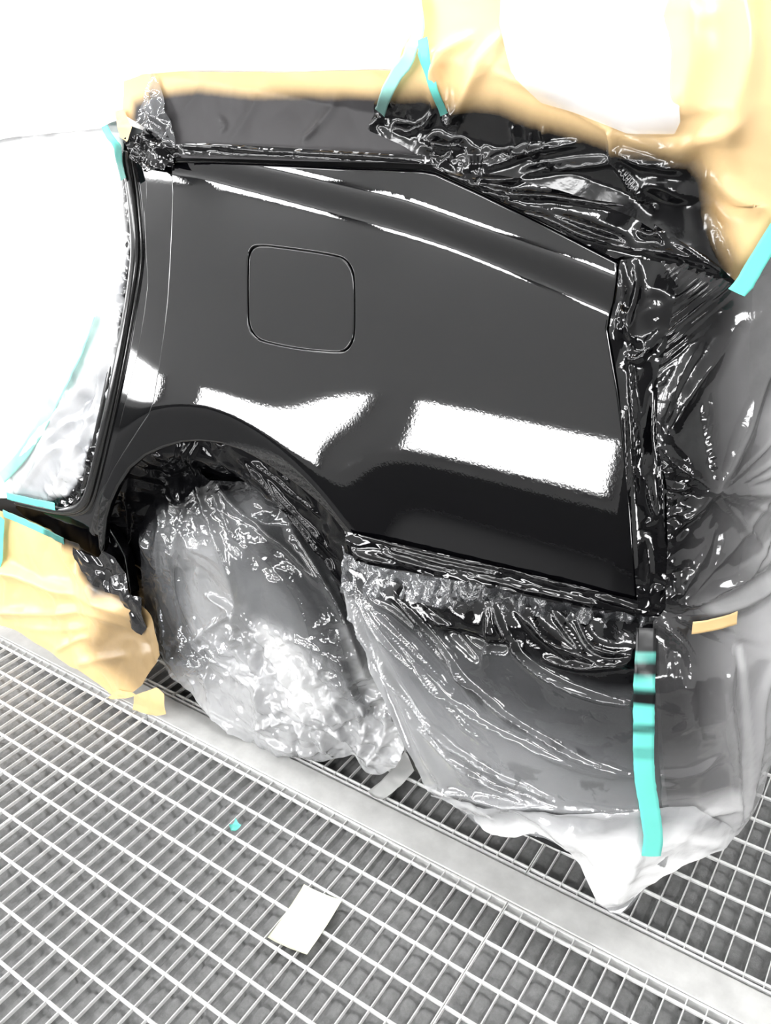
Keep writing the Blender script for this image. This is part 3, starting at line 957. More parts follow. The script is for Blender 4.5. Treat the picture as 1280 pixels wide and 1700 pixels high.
tag(kp2, 'small torn scrap of brown paper beside the wrapped wheel foot', 'masking paper')
kp3 = build_sheet('paper_flap', S2, [(185, 1155), (200, 1142), (224, 1146), (232, 1152), (214, 1156), (190, 1158)], M['kraft'], cell=.004, disp=lambda s, z: .010 + crumple(s, z, .02, .004, 6, 2), paint=0, parent=kp)

# -- paper and film over the side window ------------------------------------------------
S3 = sheet_surf(cst(.010))
WL = [(206, 135), (235, 124), (300, 119), (450, 121), (560, 118), (665, 116), (700, 140), (690, 200), (706, 240), (722, 274), (640, 270), (520, 268), (400, 264), (300, 262), (288, 262), (262, 232), (232, 205), (205, 190)]
wl_paint = poly_field(S3, [(225, 172), (262, 158), (330, 150), (420, 160), (500, 158), (620, 160), (720, 160), (760, 290), (520, 290), (290, 280), (250, 230), (222, 200)], .022)
wst = Strokes(S3, [([(365, 195), (380, 210), (368, 216)], .006, .004), ([(505, 230), (520, 222), (530, 205)], .006, .004), ([(292, 250), (400, 250), (480, 252), (600, 256), (700, 262)], .007, .0035),
    ([(300, 240), (330, 246), (370, 245), (430, 252)], .004, .003), ([(380, 250), (460, 248), (560, 258)], .004, .003),
    ([(310, 122), (340, 140), (300, 190)], .004, .010), ([(430, 150), (410, 200), (380, 240)], .004, .010), ([(560, 150), (540, 200), (500, 240)], .004, .010), ([(250, 124), (252, 170), (288, 240)], .012, .006)])
wl = build_sheet('masking_paper', S3, WL, M['kraft_left'], cell=.004, disp=lambda s, z: crumple(s, z, .09, .006, 21, 3) + wst(s, z), paint=wl_paint)
tag(wl, 'brown window paper with a black overspray edge above the glossy panel', 'masking paper')

S4 = sheet_surf(cst(.016))
WR = [(640, 150), (660, 110), (690, 40), (715, -80), (1500, -80), (1500, 260), (1340, 330), (1288, 362), (1262, 400), (1240, 440), (1226, 470), (1190, 440), (1110, 396), (1050, 360), (980, 332), (930, 316), (860, 300),
      (800, 300), (745, 288), (722, 276), (700, 262), (665, 240), (610, 216), (622, 170)]
wr_paint = poly_field(S4, [(600, 160), (650, 160), (700, 158), (760, 170), (830, 176), (880, 200), (960, 222), (1020, 240), (1090, 246), (1150, 268), (1172, 300), (1180, 350), (1196, 400), (1222, 452), (1220, 480), (1060, 400), (850, 320), (640, 280), (580, 200)], .034)
rst = Strokes(S4, [([(792, 275), (850, 250), (900, 246), (960, 238)], .010, .004), ([(800, 280), (860, 262), (880, 246)], .008, .004), ([(870, 288), (930, 275), (1000, 268), (1022, 266)], .012, .005),
    ([(1022, 266), (1060, 310), (1085, 345)], .012, .005), ([(1015, 200), (1020, 240), (1022, 266)], .010, .006), ([(1022, 250), (1070, 266), (1130, 280)], .012, .007),
    ([(850, 205), (858, 225), (856, 240)], .007, .004), ([(880, 220), (886, 245), (888, 270)], .007, .004), ([(900, 212), (905, 230), (906, 250)], .006, .004),
    ([(735, 190), (745, 205), (758, 202), (760, 180)], .010, .004), ([(700, 225), (716, 200), (725, 175), (715, 160)], .009, .004), ([(655, 212), (690, 220), (716, 190)], .009, .004),
    ([(716, 160), (722, 120), (735, 90), (790, 60)], .012, .010), ([(760, 190), (735, 140), (730, 100)], .012, .008), ([(758, 195), (790, 130), (840, 60)], .014, .014),
    ([(830, 120), (900, 150), (1010, 215), (1100, 250)], .006, .006), ([(1100, 250), (1160, 240), (1230, 190)], .010, .016), ([(1170, 290), (1220, 330), (1270, 350)], .012, .012),
    ([(1180, 340), (1200, 400), (1222, 450)], .012, .008), ([(1120, -40), (1150, 60), (1130, 200)], .020, .030), ([(1210, -60), (1240, 80), (1200, 250)], .018, .022), ([(1150, 225), (1180, 300), (1195, 380)], -.012, .015),
    ([(1060, 310), (1100, 300), (1140, 330)], .008, .012), ([(640, 180), (625, 200), (612, 215)], .006, .004), ([(705, 232), (740, 245), (770, 240)], .01, .005)])
gather = poly_field(S4, [(690, 225), (730, 232), (800, 250), (810, 285), (760, 290), (715, 275)], .02)
gather2 = poly_field(S4, [(612, 180), (650, 170), (700, 205), (690, 222), (640, 222), (610, 218)], .012)
wr = build_sheet('masking_paper', S4, WR, M['kraft_top'], cell=.0045,
    disp=lambda s, z: crumple(s, z, .16, .012, 41, 3) + 1.4 * rst(s, z) + gather(s, z) * crumple(s, z, .018, .016, 43, 2) + gather2(s, z) * crumple(s, z, .02, .010, 45, 2), paint=wr_paint)
tag(wr, 'yellow brown paper wrapping the rear pillar, black overspray along its lower edge', 'masking paper')

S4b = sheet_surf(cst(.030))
glare_sheet = build_sheet('masking_film', S4b, [(835, -90), (1128, -90), (1134, 60), (1130, 200), (1120, 222), (1040, 222), (960, 190), (900, 170), (850, 120), (830, 40)], M['film_glare'], cell=.008, disp=lambda s, z: crumple(s, z, .12, .008, 47, 3), paint=0, dense=poly_field(S4b, [(850, -90), (1120, -90), (1127, 60), (1122, 190), (1040, 200), (960, 170), (880, 120), (840, 40)], .045, 1.0))  # added white sheet standing in for overexposure, not masking film
tag(glare_sheet, 'thin white sheet standing in for glare on the brown paper at the top of the picture', 'masking film')
S3b = sheet_surf(cst(.020))
bl = Strokes(S3b, [([(300, 240), (330, 245), (372, 242), (430, 248)], .007, .0035), ([(365, 247), (420, 250), (480, 254)], .007, .003), ([(455, 250), (520, 255), (600, 258), (700, 266)], .007, .003), ([(320, 262), (420, 264), (560, 268)], .004, .004)])
belt = build_sheet('masking_film', S3b, [(292, 240), (340, 238), (420, 242), (520, 248), (620, 254), (712, 258), (714, 272), (620, 268), (520, 264), (400, 260), (300, 256)], M['film_strip'], cell=.003, disp=lambda s, z: crumple(s, z, .03, .004, 171, 2) + bl(s, z), paint=.96)
tag(belt, 'narrow black film strip along the belt line under the window paper', 'masking film')
# -- crumpled knot at the top front corner of the panel --------------------------------
S5 = sheet_surf(cst(.018))
kn = build_sheet('film_knot', S5, [(206, 232), (222, 222), (240, 214), (262, 205), (280, 222), (292, 246), (296, 266), (270, 276), (246, 287), (236, 276), (214, 262)], M['film_black'], cell=.0028,
    disp=lambda s, z: crumple(s, z, .024, .030, 61, 3), paint=.93)
tag(kn, 'crumpled black knot of film at the top front corner of the panel', 'masking film')
kn2 = build_sheet('film_fold', S5, [(228, 205), (240, 160), (252, 120), (270, 160), (286, 205), (294, 244), (286, 248), (262, 222)], M['film_clear'], cell=.0035,
    disp=lambda s, z: .004 + crumple(s, z, .03, .012, 66, 3), paint=poly_field(S5, [(225, 190), (300, 190), (300, 260), (225, 260)], .03, .45), parent=kn)
kc = build_sheet('masking_paper', S5, [(196, 186), (208, 182), (222, 212), (214, 236), (202, 228)], M['kraft'], cell=.004, disp=lambda s, z: .006 + crumple(s, z, .03, .006, 71, 2), paint=0.05)
tag(kc, 'small folded brown paper corner beside the teal tape at the door top', 'masking paper')

# -- black film from the window corner down to the tail lamp -----------------------------
S6 = sheet_surf(cst(.012))
W3 = [(716, 276), (740, 268), (800, 286), (860, 296), (930, 308), (1020, 330), (1080, 366), (1110, 388), (1170, 424), (1216, 462), (1180, 462), (1120, 440), (1070, 430), (1034, 425), (1022, 430), (940, 389), (860, 346), (795, 316), (730, 283)]
s6 = Strokes(S6, [([(860, 322), (930, 327), (1000, 338), (1068, 346)], .012, .004), ([(745, 290), (790, 306), (850, 322), (900, 328)], .010, .004), ([(920, 355), (970, 372), (1020, 388), (1046, 404)], .011, .004),
    ([(880, 350), (930, 372), (980, 395), (1060, 416)], .010, .004), ([(1060, 380), (1080, 392), (1100, 386)], .010, .005), ([(1086, 360), (1095, 385), (1106, 410)], .009, .004), ([(1065, 412), (1120, 420), (1180, 445)], .010, .006),
    ([(780, 296), (830, 300), (870, 296)], .010, .005), ([(1120, 400), (1160, 424), (1200, 455)], .010, .006), ([(800, 318), (850, 345), (900, 362)], .008, .004)])
g6 = poly_field(S6, [(720, 276), (790, 290), (860, 320), (850, 345), (780, 315), (720, 290)], .015)
w3 = build_sheet('masking_film', S6, W3, M['film_black'], cell=.0032, disp=lambda s, z: crumple(s, z, .085, .009, 81, 2) + s6(s, z) + g6(s, z) * crumple(s, z, .020, .009, 83, 2), paint=.95)
tag(w3, 'black creased film running down along the slanted window edge to the tail lamp', 'masking film')

# -- vertical black film band over the tail lamp ------------------------------------------
S7 = sheet_surf(cst(.010))
V1 = [(1030, 432), (1060, 426), (1110, 436), (1128, 470), (1118, 520), (1110, 570), (1094, 620), (1090, 700), (1096, 760), (1108, 800), (1110, 900), (1112, 1000), (1098, 1022), (1060, 1010), (1056, 985),
      (1054, 940), (1049, 860), (1041, 780), (1034, 710), (1028, 650), (1018, 590), (1011, 548), (1021, 500), (1026, 465)]
s7 = Strokes(S7, [([(1040, 680), (1042, 760), (1046, 860), (1054, 960)], .009, .0035), ([(1052, 660), (1056, 740), (1060, 800)], .008, .0035), ([(1062, 690), (1068, 760), (1064, 830)], .008, .0035), ([(1046, 560), (1048, 640), (1056, 700)], .008, .003),
    ([(1072, 780), (1080, 830), (1090, 860), (1074, 870)], .010, .004), ([(1096, 560), (1060, 600), (1040, 590)], .010, .005), ([(1030, 440), (1036, 500), (1026, 560)], .008, .004), ([(1098, 760), (1100, 840), (1102, 900)], .008, .003),
    ([(1074, 900), (1080, 950), (1074, 985)], .006, .003), ([(1055, 440), (1062, 480), (1040, 540), (1055, 570)], .012, .005), ([(1086, 640), (1080, 720), (1090, 780)], -.008, .006)])
g7 = poly_field(S7, [(1030, 500), (1070, 480), (1110, 500), (1090, 590), (1040, 600)], .015)
g7b = poly_field(S7, [(1045, 970), (1110, 960), (1112, 1010), (1060, 1014)], .012)
v1 = build_sheet('masking_film', S7, V1, M['film_black'], cell=.003, disp=lambda s, z: crumple(s, z * .35, .030, .004, 91, 2) + s7(s, z) + (g7(s, z) + g7b(s, z)) * crumple(s, z, .022, .007, 93, 2), paint=.97)
tag(v1, 'upright black film band over the tail lamp behind the panel edge', 'masking film')

# -- smooth black film along the bottom edge of the panel --------------------------------------
S8 = sheet_surf(lambda s, z: .007 + .010 * np.exp(-((z - .66) / .03) ** 2) + 0 * s)
SB = [(572, 882), (600, 888), (660, 902), (760, 925), (860, 948), (960, 972), (1040, 992), (1092, 1004), (1098, 1026), (1040, 1016), (960, 1006), (880, 988), (800, 970), (720, 957), (650, 944), (600, 934), (582, 925)]
s8 = Strokes(S8, [([(590, 886), (660, 905), (750, 925), (860, 950)], .006, .0028), ([(640, 900), (720, 922), (800, 938)], .005, .0025), ([(650, 912), (730, 935), (830, 955)], .006, .0028), ([(630, 918), (690, 938), (740, 950)], .006, .0028),
    ([(860, 975), (920, 988), (990, 1004)], .008, .004), ([(860, 950), (930, 968), (1000, 984)], .006, .003), ([(585, 916), (610, 928), (660, 938)], .006, .003), ([(780, 955), (850, 972), (900, 986)], .006, .003), ([(990, 990), (1030, 1000), (1060, 1012)], .008, .004)])
sb = build_sheet('masking_film', S8, SB, M['film_strip'], cell=.0028, disp=lambda s, z: crumple(s * .35, z, .012, .0035, 101, 2) + s8(s, z), paint=.97)
tag(sb, 'smooth black film strip stretched along the bottom edge of the panel', 'masking film')

# -- clear film over the rear bumper ---------------------------------------------------------------
def tail(s, z):
    q = np.exp(-((s + .42) / .20) ** 2) * sstep(.20, .0, z)
    return q
def film_off(s, z):
    return bump_off(s, z) + .010 + .012 * sstep(.5, .1, z) + .03 * tail(s, z)
S9 = sheet_surf(film_off)
BF = [(572, 940), (640, 962), (700, 985), (860, 1005), (960, 1020), (1060, 1034), (1092, 1030), (1094, 1100), (1098, 1200), (1104, 1300), (1118, 1390), (1098, 1455), (1070, 1475), (1045, 1500), (1030, 1515), (1012, 1515),
      (990, 1490), (968, 1450), (945, 1410), (930, 1400), (905, 1390), (880, 1386), (860, 1388), (820, 1384), (790, 1365), (752, 1332), (722, 1322), (706, 1306), (702, 1298), (692, 1262), (670, 1215), (640, 1150), (615, 1090), (592, 1030), (576, 1000), (566, 965)]
s9 = Strokes(S9, [
    ([(582, 985), (610, 1060), (660, 1140), (740, 1230), (830, 1290), (930, 1330)], .010, .006), ([(590, 985), (640, 1060), (720, 1140), (800, 1200), (900, 1250), (1020, 1290)], .009, .006),
    ([(600, 990), (650, 1050), (700, 1110), (760, 1190), (810, 1240)], .008, .005), ([(610, 990), (680, 1030), (740, 1100), (840, 1190), (960, 1260), (1050, 1290)], .009, .006),
    ([(660, 1000), (720, 1060), (760, 1110), (800, 1180)], .008, .005), ([(700, 1000), (760, 1060), (800, 1100)], -.006, .008), ([(820, 1010), (840, 1060), (880, 1110), (960, 1150), (1050, 1170)], .012, .006),
    ([(808, 1010), (812, 1060), (800, 1110)], .008, .006), ([(860, 1015), (920, 1070), (1000, 1100), (1055, 1105)], .010, .006), ([(960, 1030), (980, 1070), (1010, 1085), (1056, 1080)], .010, .005),
    ([(905, 1095), (960, 1108), (1010, 1105), (1056, 1090)], .010, .005), ([(575, 985), (600, 1080), (640, 1160), (700, 1280)], .012, .008), ([(690, 1200), (760, 1270), (830, 1310), (900, 1330)], .008, .006),
    ([(760, 1050), (830, 1080), (860, 1060)], -.008, .008), ([(720, 1030), (740, 1040), (752, 1045)], .008, .006), ([(880, 1020), (900, 1050), (930, 1080), (950, 1100)], .007, .004), ([(920, 1020), (950, 1060), (975, 1090)], .007, .004),
    ([(700, 1310), (820, 1325), (950, 1340), (1060, 1348)], .008, .008), ([(780, 1340), (860, 1330), (930, 1370), (960, 1420)], .012, .016), ([(930, 1360), (1000, 1420), (1030, 1500)], .014, .016), ([(1060, 1350), (1050, 1420), (1030, 1480)], .012, .016)])
pl9 = pleats(S9, (580, 960), -85, -20, 16, .006, .05, .75, 2)
bf_paint = fmax(poly_field(S9, [(640, 1000), (672, 1040), (740, 1062), (800, 1078), (880, 1100), (940, 1130), (1010, 1150), (1100, 1140), (1110, 990), (860, 980), (650, 960)], .045, 1.0),
                poly_field(S9, [(570, 930), (700, 960), (760, 990), (700, 1000), (580, 985)], .012, .7), poly_field(S9, [(650, 1010), (850, 1050), (1110, 1120), (1120, 1260), (960, 1220), (800, 1150)], .07, .60))
clg = fmax(poly_field(S9, [(740, 1130), (770, 1120), (870, 1200), (1000, 1250), (990, 1265), (860, 1225)], .02), poly_field(S9, [(760, 1250), (860, 1262), (1020, 1295), (1040, 1335), (880, 1330), (790, 1310)], .025), poly_field(S9, [(700, 1296), (800, 1312), (790, 1322), (706, 1312)], .012))
dense = poly_field(S9, [(700, 1318), (860, 1332), (1000, 1344), (1120, 1340), (1130, 1540), (900, 1540), (690, 1340)], .006)
bf_dense = fmax(poly_field(S9, [(560, 985), (590, 985), (640, 1080), (720, 1220), (790, 1290), (700, 1330), (640, 1200)], .05, .35), poly_field(S9, [(640, 1110), (900, 1260), (1100, 1340), (1100, 1400), (690, 1330)], .08, .22))
bf = build_sheet('masking_film', S9, BF, M['film_clear'], cell=.0038, disp=lambda s, z: crumple(s, z, .10, .007, 111, 3) + 1.5 * s9(s, z) + 1.4 * pl9(s, z), paint=bf_paint, cling=clg, dense=bf_dense)
tag(bf, 'big clear plastic film draped over the rear bumper, its corner touching the floor', 'masking film')
# the loose white hem below the bumper is folded double
HEM = [(712, 1314), (780, 1326), (860, 1334), (1000, 1346), (1075, 1346), (1110, 1340), (1150, 1335), (1212, 1372), (1225, 1386), (1190, 1412), (1150, 1436), (1104, 1454), (1070, 1475), (1045, 1500), (1030, 1515), (1012, 1515),
       (990, 1490), (968, 1450), (945, 1410), (930, 1400), (905, 1390), (880, 1386), (860, 1388), (820, 1384), (790, 1365), (752, 1332)]
S9b = sheet_surf(lambda s, z: film_off(s, z) + .006)
hem_dense = poly_field(S9b, [(800, 1372), (900, 1372), (960, 1390), (1040, 1392), (1130, 1378), (1212, 1385), (1240, 1500), (1000, 1560), (800, 1420)], .035, 1.0)
hem = build_sheet('hem', S9b, HEM, M['film_clear'], bf, cell=.0045, disp=lambda s, z: crumple(s, z, .06, .014, 117, 3) + 1.5 * s9(s, z), paint=0, dense=lambda s, z: .45 + .55 * hem_dense(s, z))
hem['label'] = 'whitish doubled hem of the film near the floor'

# -- crinkled band between strip and bumper film --------------------------------------------------
CB = [(570, 905), (586, 928), (650, 946), (720, 958), (800, 971), (880, 990), (960, 1007), (1040, 1018), (1092, 1028), (1080, 1046), (1000, 1042), (930, 1026), (860, 1020), (800, 1008), (740, 1012), (690, 1000), (640, 990), (590, 992), (568, 985), (572, 950)]
S10 = sheet_surf(lambda s, z: bump_off(s, z) + .012)
cb = build_sheet('masking_film', S10, CB, M['foil'], cell=.0024, disp=lambda s, z: crumple(s, z * .6, .018, .022, 121, 3) + crumple(s, z * .2, .012, .012, 125, 2),
    paint=poly_field(S10, [(760, 950), (1110, 1010), (1110, 1070), (900, 1040), (740, 1020)], .10, .75))
tag(cb, 'crinkled shiny film band between the black strip and the bumper film', 'masking film')

# -- film on the rear corner and tailgate ---------------------------------------------------------
def rear_off(s, z):
    return bump_off(s, z) * 1.0 + .012 + .03 * np.clip(s + .3, 0, 1) * sstep(.9, .5, z) * 0 + .02 * sstep(.35, .05, z)
S11 = sheet_surf(rear_off)
RF = [(1098, 434), (1130, 428), (1180, 452), (1216, 472), (1240, 486), (1262, 450), (1292, 366), (1500, 250), (1500, 1000), (1400, 1120), (1320, 1190), (1290, 1230), (1268, 1310), (1250, 1348), (1226, 1386), (1160, 1402), (1112, 1400), (1098, 1330),
      (1092, 1200), (1086, 1100), (1084, 1030), (1104, 1010), (1108, 900), (1106, 800), (1092, 740), (1092, 620), (1108, 570), (1116, 520), (1124, 470)]
s11 = Strokes(S11, [([(1100, 900), (1140, 860), (1190, 815)], .012, .008), ([(1190, 815), (1220, 760), (1262, 640), (1300, 560)], .014, .012), ([(1190, 818), (1150, 790), (1120, 770), (1102, 740)], .010, .006),
    ([(1190, 818), (1240, 820), (1300, 815)], .010, .008), ([(1190, 820), (1200, 880), (1180, 960)], -.010, .012), ([(1100, 740), (1140, 660), (1190, 590), (1220, 540)], .014, .010), ([(1100, 700), (1130, 620), (1160, 570)], .010, .007),
    ([(1112, 1010), (1150, 1000), (1210, 960), (1290, 900)], .014, .010), ([(1140, 1020), (1210, 1012), (1250, 990), (1300, 940)], .014, .010), ([(1092, 1030), (1130, 1060), (1156, 1100)], .010, .006), ([(1100, 1020), (1140, 1080), (1150, 1150)], .008, .008),
    ([(1215, 1070), (1205, 1150), (1220, 1260), (1226, 1370)], .012, .006), ([(1290, 1060), (1262, 1150), (1255, 1250), (1240, 1350)], .014, .010), ([(1085, 1285), (1120, 1288), (1160, 1280), (1196, 1256)], .009, .006), ([(1086, 1300), (1110, 1302), (1122, 1304)], .008, .004),
    ([(1100, 1390), (1160, 1350), (1225, 1340)], .010, .008), ([(1110, 1150), (1150, 1130), (1150, 1200), (1120, 1220)], .008, .008), ([(1140, 430), (1080, 560), (1060, 600)], .008, .006)])
_r = S11.un([(1065, 612), (1205, 476)]); _d = _r[1] - _r[0]; _d /= np.linalg.norm(_d); RN = (-_d[1], _d[0])
def ribs(S, Z):      # the tightly pulled parallel pleats at the top of the corner
    m_ = poly_field(S11, [(1105, 440), (1150, 440), (1212, 470), (1180, 520), (1120, 580), (1090, 620), (1060, 610), (1080, 530)], .02)(S, Z)
    a = S * RN[0] + Z * RN[1]
    return m_ * .009 * (np.abs(((a + .12 * (Z - 1.1)) / .013) % 1 - .5) * 2 + .6 * vnoise(a, a * 0, .009, 5))
g11 = poly_field(S11, [(1096, 740), (1130, 770), (1170, 840), (1120, 900), (1100, 900)], .02)
g11b = poly_field(S11, [(1104, 900), (1150, 940), (1150, 1010), (1104, 1010)], .015)
pl11 = pleats(S11, (1190, 818), -180, 180, 18, .006, .02, .35, 4)
pl11b = pleats(S11, (1108, 1015), -80, 70, 14, .006, .02, .30, 6)
rf_paint = fmax(poly_field(S11, [(1085, 430), (1216, 465), (1240, 520), (1190, 640), (1200, 760), (1160, 900), (1150, 1010), (1080, 1020)], .07, .95), poly_field(S11, [(1080, 1010), (1170, 1020), (1160, 1120), (1150, 1230), (1080, 1230)], .06, .6),
                poly_field(S11, [(1200, 480), (1250, 640), (1240, 950), (1120, 1000), (1100, 700)], .10, .62), poly_field(S11, [(1216, 470), (1300, 400), (1400, 420), (1300, 640), (1220, 720)], .08, .6))
rf_dense = fmax(poly_field(S11, [(1275, 480), (1500, 300), (1500, 1300), (1240, 1390), (1225, 1200), (1240, 1000), (1262, 760)], .10, .55), poly_field(S11, [(1100, 1340), (1240, 1300), (1260, 1400), (1080, 1430)], .04, .7),
    poly_field(S11, [(1215, 1070), (1230, 1070), (1240, 1370), (1222, 1370)], .012, .6), poly_field(S11, [(1150, 1000), (1290, 890), (1300, 930), (1180, 1020)], .02, .5), poly_field(S11, [(1190, 812), (1255, 660), (1275, 650), (1205, 812)], .010, .4))
rfilm = build_sheet('masking_film', S11, RF, M['film_rear'], cell=.004, disp=lambda s, z: crumple(s, z, .10, .007, 131, 3) + s11(s, z) + ribs(s, z) + pl11(s, z) + pl11b(s, z) + (g11(s, z) + g11b(s, z)) * crumple(s, z, .02, .012, 133, 2), paint=rf_paint, dense=rf_dense)
tag(rfilm, 'greyish film pulled around the rear corner and tailgate at the edge of the picture', 'masking film')

# -- black film in the wheel arch ------------------------------------------------------------------
def arch_off(s, z):
    r = np.hypot((s - AC[0]) / 1.02, z - AC[1] + .03)
    return -.012 - .085 * sstep(.43, .33, r) + 0 * s
S12 = sheet_surf(arch_off)
AF = [(164, 872), (174, 848), (188, 806), (208, 772), (236, 748), (266, 734), (300, 726), (332, 724), (366, 728), (402, 740), (438, 759), (474, 783), (504, 805), (534, 830), (556, 852), (576, 878), (588, 900), (584, 940), (576, 1000), (572, 1040),
      (540, 1000), (440, 900), (330, 860), (260, 900), (240, 960), (240, 1012), (232, 1008), (214, 988), (196, 968), (168, 930), (160, 905)]
s12 = Strokes(S12, [([(280, 728), (300, 735), (296, 760)], .007, .0035), ([(320, 728), (322, 780), (330, 830)], .014, .006), ([(332, 728), (334, 790), (342, 840)], .012, .005), ([(355, 735), (370, 742), (380, 735)], .008, .0035),
    ([(400, 765), (440, 800), (480, 850), (540, 930), (575, 980)], .012, .005), ([(440, 790), (470, 830), (520, 880), (560, 930)], .010, .005), ([(250, 752), (265, 756), (275, 760)], .007, .0035), ([(420, 770), (450, 790), (500, 830), (535, 860)], .007, .004),
    ([(212, 780), (204, 830), (208, 880), (200, 940)], .006, .005), ([(460, 770), (465, 785), (480, 800)], .007, .003)])
ar = build_sheet('masking_film', S12, AF, M['film_arch'], cell=.0034, disp=lambda s, z: crumple(s, z, .055, .012, 141, 2) + s12(s, z), paint=.97)
tag(ar, 'black crumpled film taped around the inside of the wheel arch', 'masking film')

# -- clear bag over the wheel ------------------------------------------------------------------------
def bag(s, z):
    s = np.asarray(s, float); z = np.asarray(z, float)
    r = np.hypot((s + 1.262) / .36, (z - .32) / .36)
    y = 1.165 + .085 * sstep(.55, 1.25, r) * sstep(.25, .6, z) + .05 * sstep(.85, 1.15, r) - .028 * sstep(.35, .02, z) - .012 * np.exp(-((s + 1.25) / .2) ** 2)
    y = y + .10 * np.clip(s + .98, 0, .2)
    return np.stack([s + 0 * y, y, z + 0 * y], -1)
S13 = Surf(bag, -1.9, -.7, -.02, .9, .01)
WB = [(232, 960), (229, 905), (236, 860), (252, 822), (272, 795), (300, 780), (330, 782), (352, 800), (380, 800), (420, 800), (450, 812), (490, 860), (530, 905), (560, 945), (578, 985), (592, 1040), (616, 1100), (645, 1160), (665, 1205),
      (672, 1230), (664, 1262), (655, 1276), (630, 1286), (608, 1282), (596, 1270), (585, 1255), (560, 1258), (530, 1262), (480, 1252), (420, 1240), (370, 1228), (330, 1212), (300, 1200), (282, 1190), (272, 1170), (268, 1150), (272, 1110), (262, 1060), (244, 1010)]
rg = random.Random(5)
wst_ = [([(300, 785), (312, 840), (300, 900), (310, 960)], .012, .006), ([(282, 800), (300, 850), (318, 830)], .008, .005), ([(330, 790), (350, 860), (390, 940), (400, 1010), (380, 1080)], .012, .008), ([(360, 830), (385, 880), (400, 905)], .008, .006),
    ([(270, 890), (300, 930), (305, 880)], .010, .006), ([(340, 990), (390, 1010), (395, 1030)], .012, .008), ([(395, 1010), (350, 1040), (330, 1060)], .010, .007), ([(395, 1015), (420, 1100), (440, 1180)], .012, .007), ([(400, 1010), (460, 1100), (510, 1180)], .012, .010),
    ([(450, 1050), (500, 1110), (540, 1190), (590, 1240)], .012, .010), ([(455, 1050), (520, 1070), (570, 1100)], .008, .008), ([(480, 870), (540, 960), (580, 1040), (610, 1130)], .010, .006), ([(300, 1050), (330, 1120), (320, 1180)], .010, .008),
    ([(330, 1060), (350, 1120), (345, 1160)], .009, .006), ([(290, 1160), (340, 1200), (430, 1225), (540, 1250)], .010, .006), ([(420, 1210), (480, 1190), (560, 1240)], .010, .008), ([(600, 1150), (610, 1200), (600, 1260)], .012, .010), ([(640, 1180), (640, 1230), (610, 1270)], .012, .010),
    ([(440, 1100), (430, 1160), (470, 1210)], .010, .007), ([(290, 860), (286, 960), (300, 1060)], .006, .006), ([(480, 1150), (520, 1200), (580, 1220)], .012, .008), ([(262, 1000), (280, 1080), (274, 1160)], .010, .006), ([(560, 1080), (590, 1150), (600, 1230)], .010, .008),
    ([(260, 830), (275, 860), (262, 900), (268, 980)], .008, .005), ([(365, 805), (400, 850), (470, 900), (540, 980)], .009, .006)]
for _ in range(26):
    x_ = rg.uniform(290, 600); y_ = rg.uniform(1080, 1240); a_ = rg.uniform(.5, 1.6); l_ = rg.uniform(25, 60)
    wst_.append(([(x_, y_), (x_ + l_ * .5 * math.cos(a_) + 5, y_ + l_ * .5 * math.sin(a_)), (x_ + l_ * math.cos(a_), y_ + l_ * math.sin(a_))], rg.choice([-1, 1]) * rg.uniform(.004, .010), rg.uniform(.004, .008)))
s13 = Strokes(S13, wst_)
wb_paint = fmax(poly_field(S13, [(220, 770), (330, 770), (460, 790), (560, 900), (590, 980), (560, 960), (480, 870), (430, 815), (350, 840), (270, 850), (240, 900), (225, 900)], .045, .95),
                poly_field(S13, [(220, 860), (262, 850), (262, 960), (262, 1030), (225, 1000)], .04, .55), poly_field(S13, [(450, 850), (540, 900), (620, 1090), (580, 1110), (500, 1000), (440, 930)], .06, .6))
lowb = poly_field(S13, [(260, 1060), (400, 1040), (540, 1090), (700, 1200), (700, 1300), (260, 1300)], .06)
wb_dense = fmax(poly_field(S13, [(255, 1120), (330, 1130), (420, 1060), (520, 1100), (600, 1180), (700, 1200), (700, 1320), (250, 1300)], .09, .5), poly_field(S13, [(430, 1040), (480, 1060), (560, 1180), (480, 1200)], .05, .8),
    poly_field(S13, [(570, 1040), (590, 1040), (640, 1180), (700, 1300), (640, 1250)], .03, .6), poly_field(S13, [(300, 900), (360, 900), (420, 1060), (330, 1080)], .05, .3))
wb = build_sheet('masking_film', S13, WB, M['film_wheel'], cell=.0034, disp=lambda s, z: crumple(s, z, .085, .018, 151, 4) + 1.5 * s13(s, z) + lowb(s, z) * crumple(s, z, .035, .020, 153, 3), paint=wb_paint, dense=wb_dense)
tag(wb, 'clear wrinkled plastic bag tied over the rear wheel', 'masking film')
# -- film lump at the rocker end ------------------------------------------------------------------------
S14 = sheet_surf(cst(-.002))
lump = build_sheet('masking_film', S14, [(128, 905), (165, 925), (175, 912), (196, 925), (212, 950), (222, 985), (240, 990), (246, 1040), (240, 1052), (226, 1040), (205, 985), (175, 978), (150, 960), (132, 925)], M['film_black'], cell=.003,
    disp=lambda s, z: .010 + crumple(s, z, .05, .016, 161, 2), paint=.9)
tag(lump, 'black crumpled film lump at the lower end of the sill, before the wheel', 'masking film')

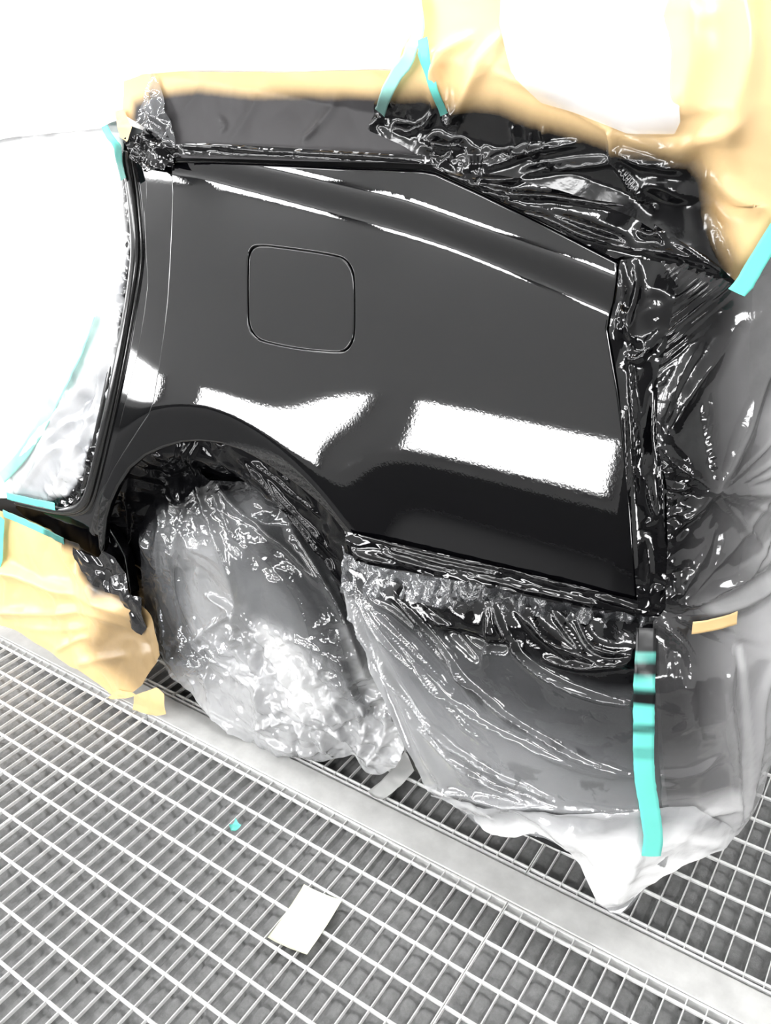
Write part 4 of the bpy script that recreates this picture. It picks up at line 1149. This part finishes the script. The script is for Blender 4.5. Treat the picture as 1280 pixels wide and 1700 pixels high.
# -- tapes ---------------------------------------------------------------------------------------------
def stripes(surf, px, width):
    fs = [poly_field(surf, p, width, g) for p, g in px]
    return fmax(*fs)
tp = stripes(S9b, [([(1040, 1020), (1110, 1020), (1110, 1084), (1040, 1084)], 1.2), ([(1040, 1096), (1110, 1096), (1110, 1120), (1040, 1120)], 1.1), ([(1040, 1138), (1110, 1140), (1110, 1162), (1040, 1160)], 1.0),
                   ([(1040, 1196), (1110, 1194), (1110, 1204), (1040, 1205)], .8), ([(1040, 1230), (1110, 1230), (1110, 1248), (1040, 1250)], .35)], .006)
t = ribbon('masking_tape', S9, [(1072, 1035), (1070, 1100), (1068, 1170), (1066, 1230), (1068, 1290), (1076, 1340), (1080, 1375), (1076, 1405)], .026, M['teal'], off=.022, paint=tp, seed=1)
tag(t, 'long upright teal tape strip down the bumper film', 'tape', 'teal masking tapes')
t = ribbon('masking_tape', S4, [(1296, 350), (1274, 385), (1250, 430), (1228, 470), (1215, 486)], .024, M['teal'], off=.020, seed=2)
tag(t, 'teal tape holding the brown paper at the rear pillar corner', 'tape', 'teal masking tapes')
t = ribbon('masking_tape', S4, [(688, -60), (700, 10), (706, 60), (690, 90), (668, 115), (650, 150), (640, 180)], .020, M['teal_pale'], off=.016, seed=3, paint=poly_field(S4, [(600, 150), (700, 150), (700, 220), (600, 220)], .02, .8))
tag(t, 'teal tape running up the window paper above the panel', 'tape', 'teal masking tapes')
t = ribbon('masking_tape', S4, [(712, 70), (722, 110), (735, 150), (748, 182)], .016, M['teal'], off=.018, seed=4, paint=poly_field(S4, [(700, 150), (780, 150), (780, 220), (700, 220)], .02, .7))
tag(t, 'short teal tape beside the longer one on the window paper', 'tape', 'teal masking tapes')
t = ribbon('masking_tape', S1, [(158, 520), (142, 570), (118, 620), (98, 660), (80, 700), (45, 755), (10, 790)], .034, M['teal_pale'], off=.014, seed=5, paint=poly_field(S1, [(92, 690), (40, 740), (20, 800), (70, 760)], .02, .3))
tag(t, 'slanting teal tape on the white film inside the door frame', 'tape', 'teal masking tapes')
t = ribbon('masking_tape', S1, [(182, 196), (190, 216), (200, 236), (212, 262), (220, 300)], .018, M['teal'], off=.024, seed=6, paint=poly_field(S1, [(205, 245), (240, 245), (240, 310), (205, 310)], .02, .7))
tag(t, 'teal tape at the upper front corner by the film knot', 'tape', 'teal masking tapes')
t = ribbon('masking_tape', S1, [(20, 820), (50, 828), (84, 834), (100, 838)], .020, M['teal'], off=.016, seed=7)
tag(t, 'teal tape along the top of the sill', 'tape', 'teal masking tapes')
t = ribbon('masking_tape', S2, [(12, 850), (50, 866), (86, 882), (112, 896)], .020, M['teal'], off=.012, seed=8, paint=poly_field(S2, [(80, 870), (130, 890), (120, 920), (80, 900)], .015, .7))
tag(t, 'teal tape along the top of the brown sill paper', 'tape', 'teal masking tapes')
t = ribbon('masking_tape', S2, [(10, 855), (8, 890), (8, 920), (0, 946)], .030, M['teal'], off=.016, seed=9)
tag(t, 'teal tape hanging down over the brown paper at the picture edge', 'tape', 'teal masking tapes')
t = ribbon('masking_tape', S11, [(1144, 1038), (1180, 1032), (1214, 1022)], .022, M['kraft'], off=.012, seed=10)
tag(t, 'short brown paper tape on the grey film at the rear corner', 'tape')
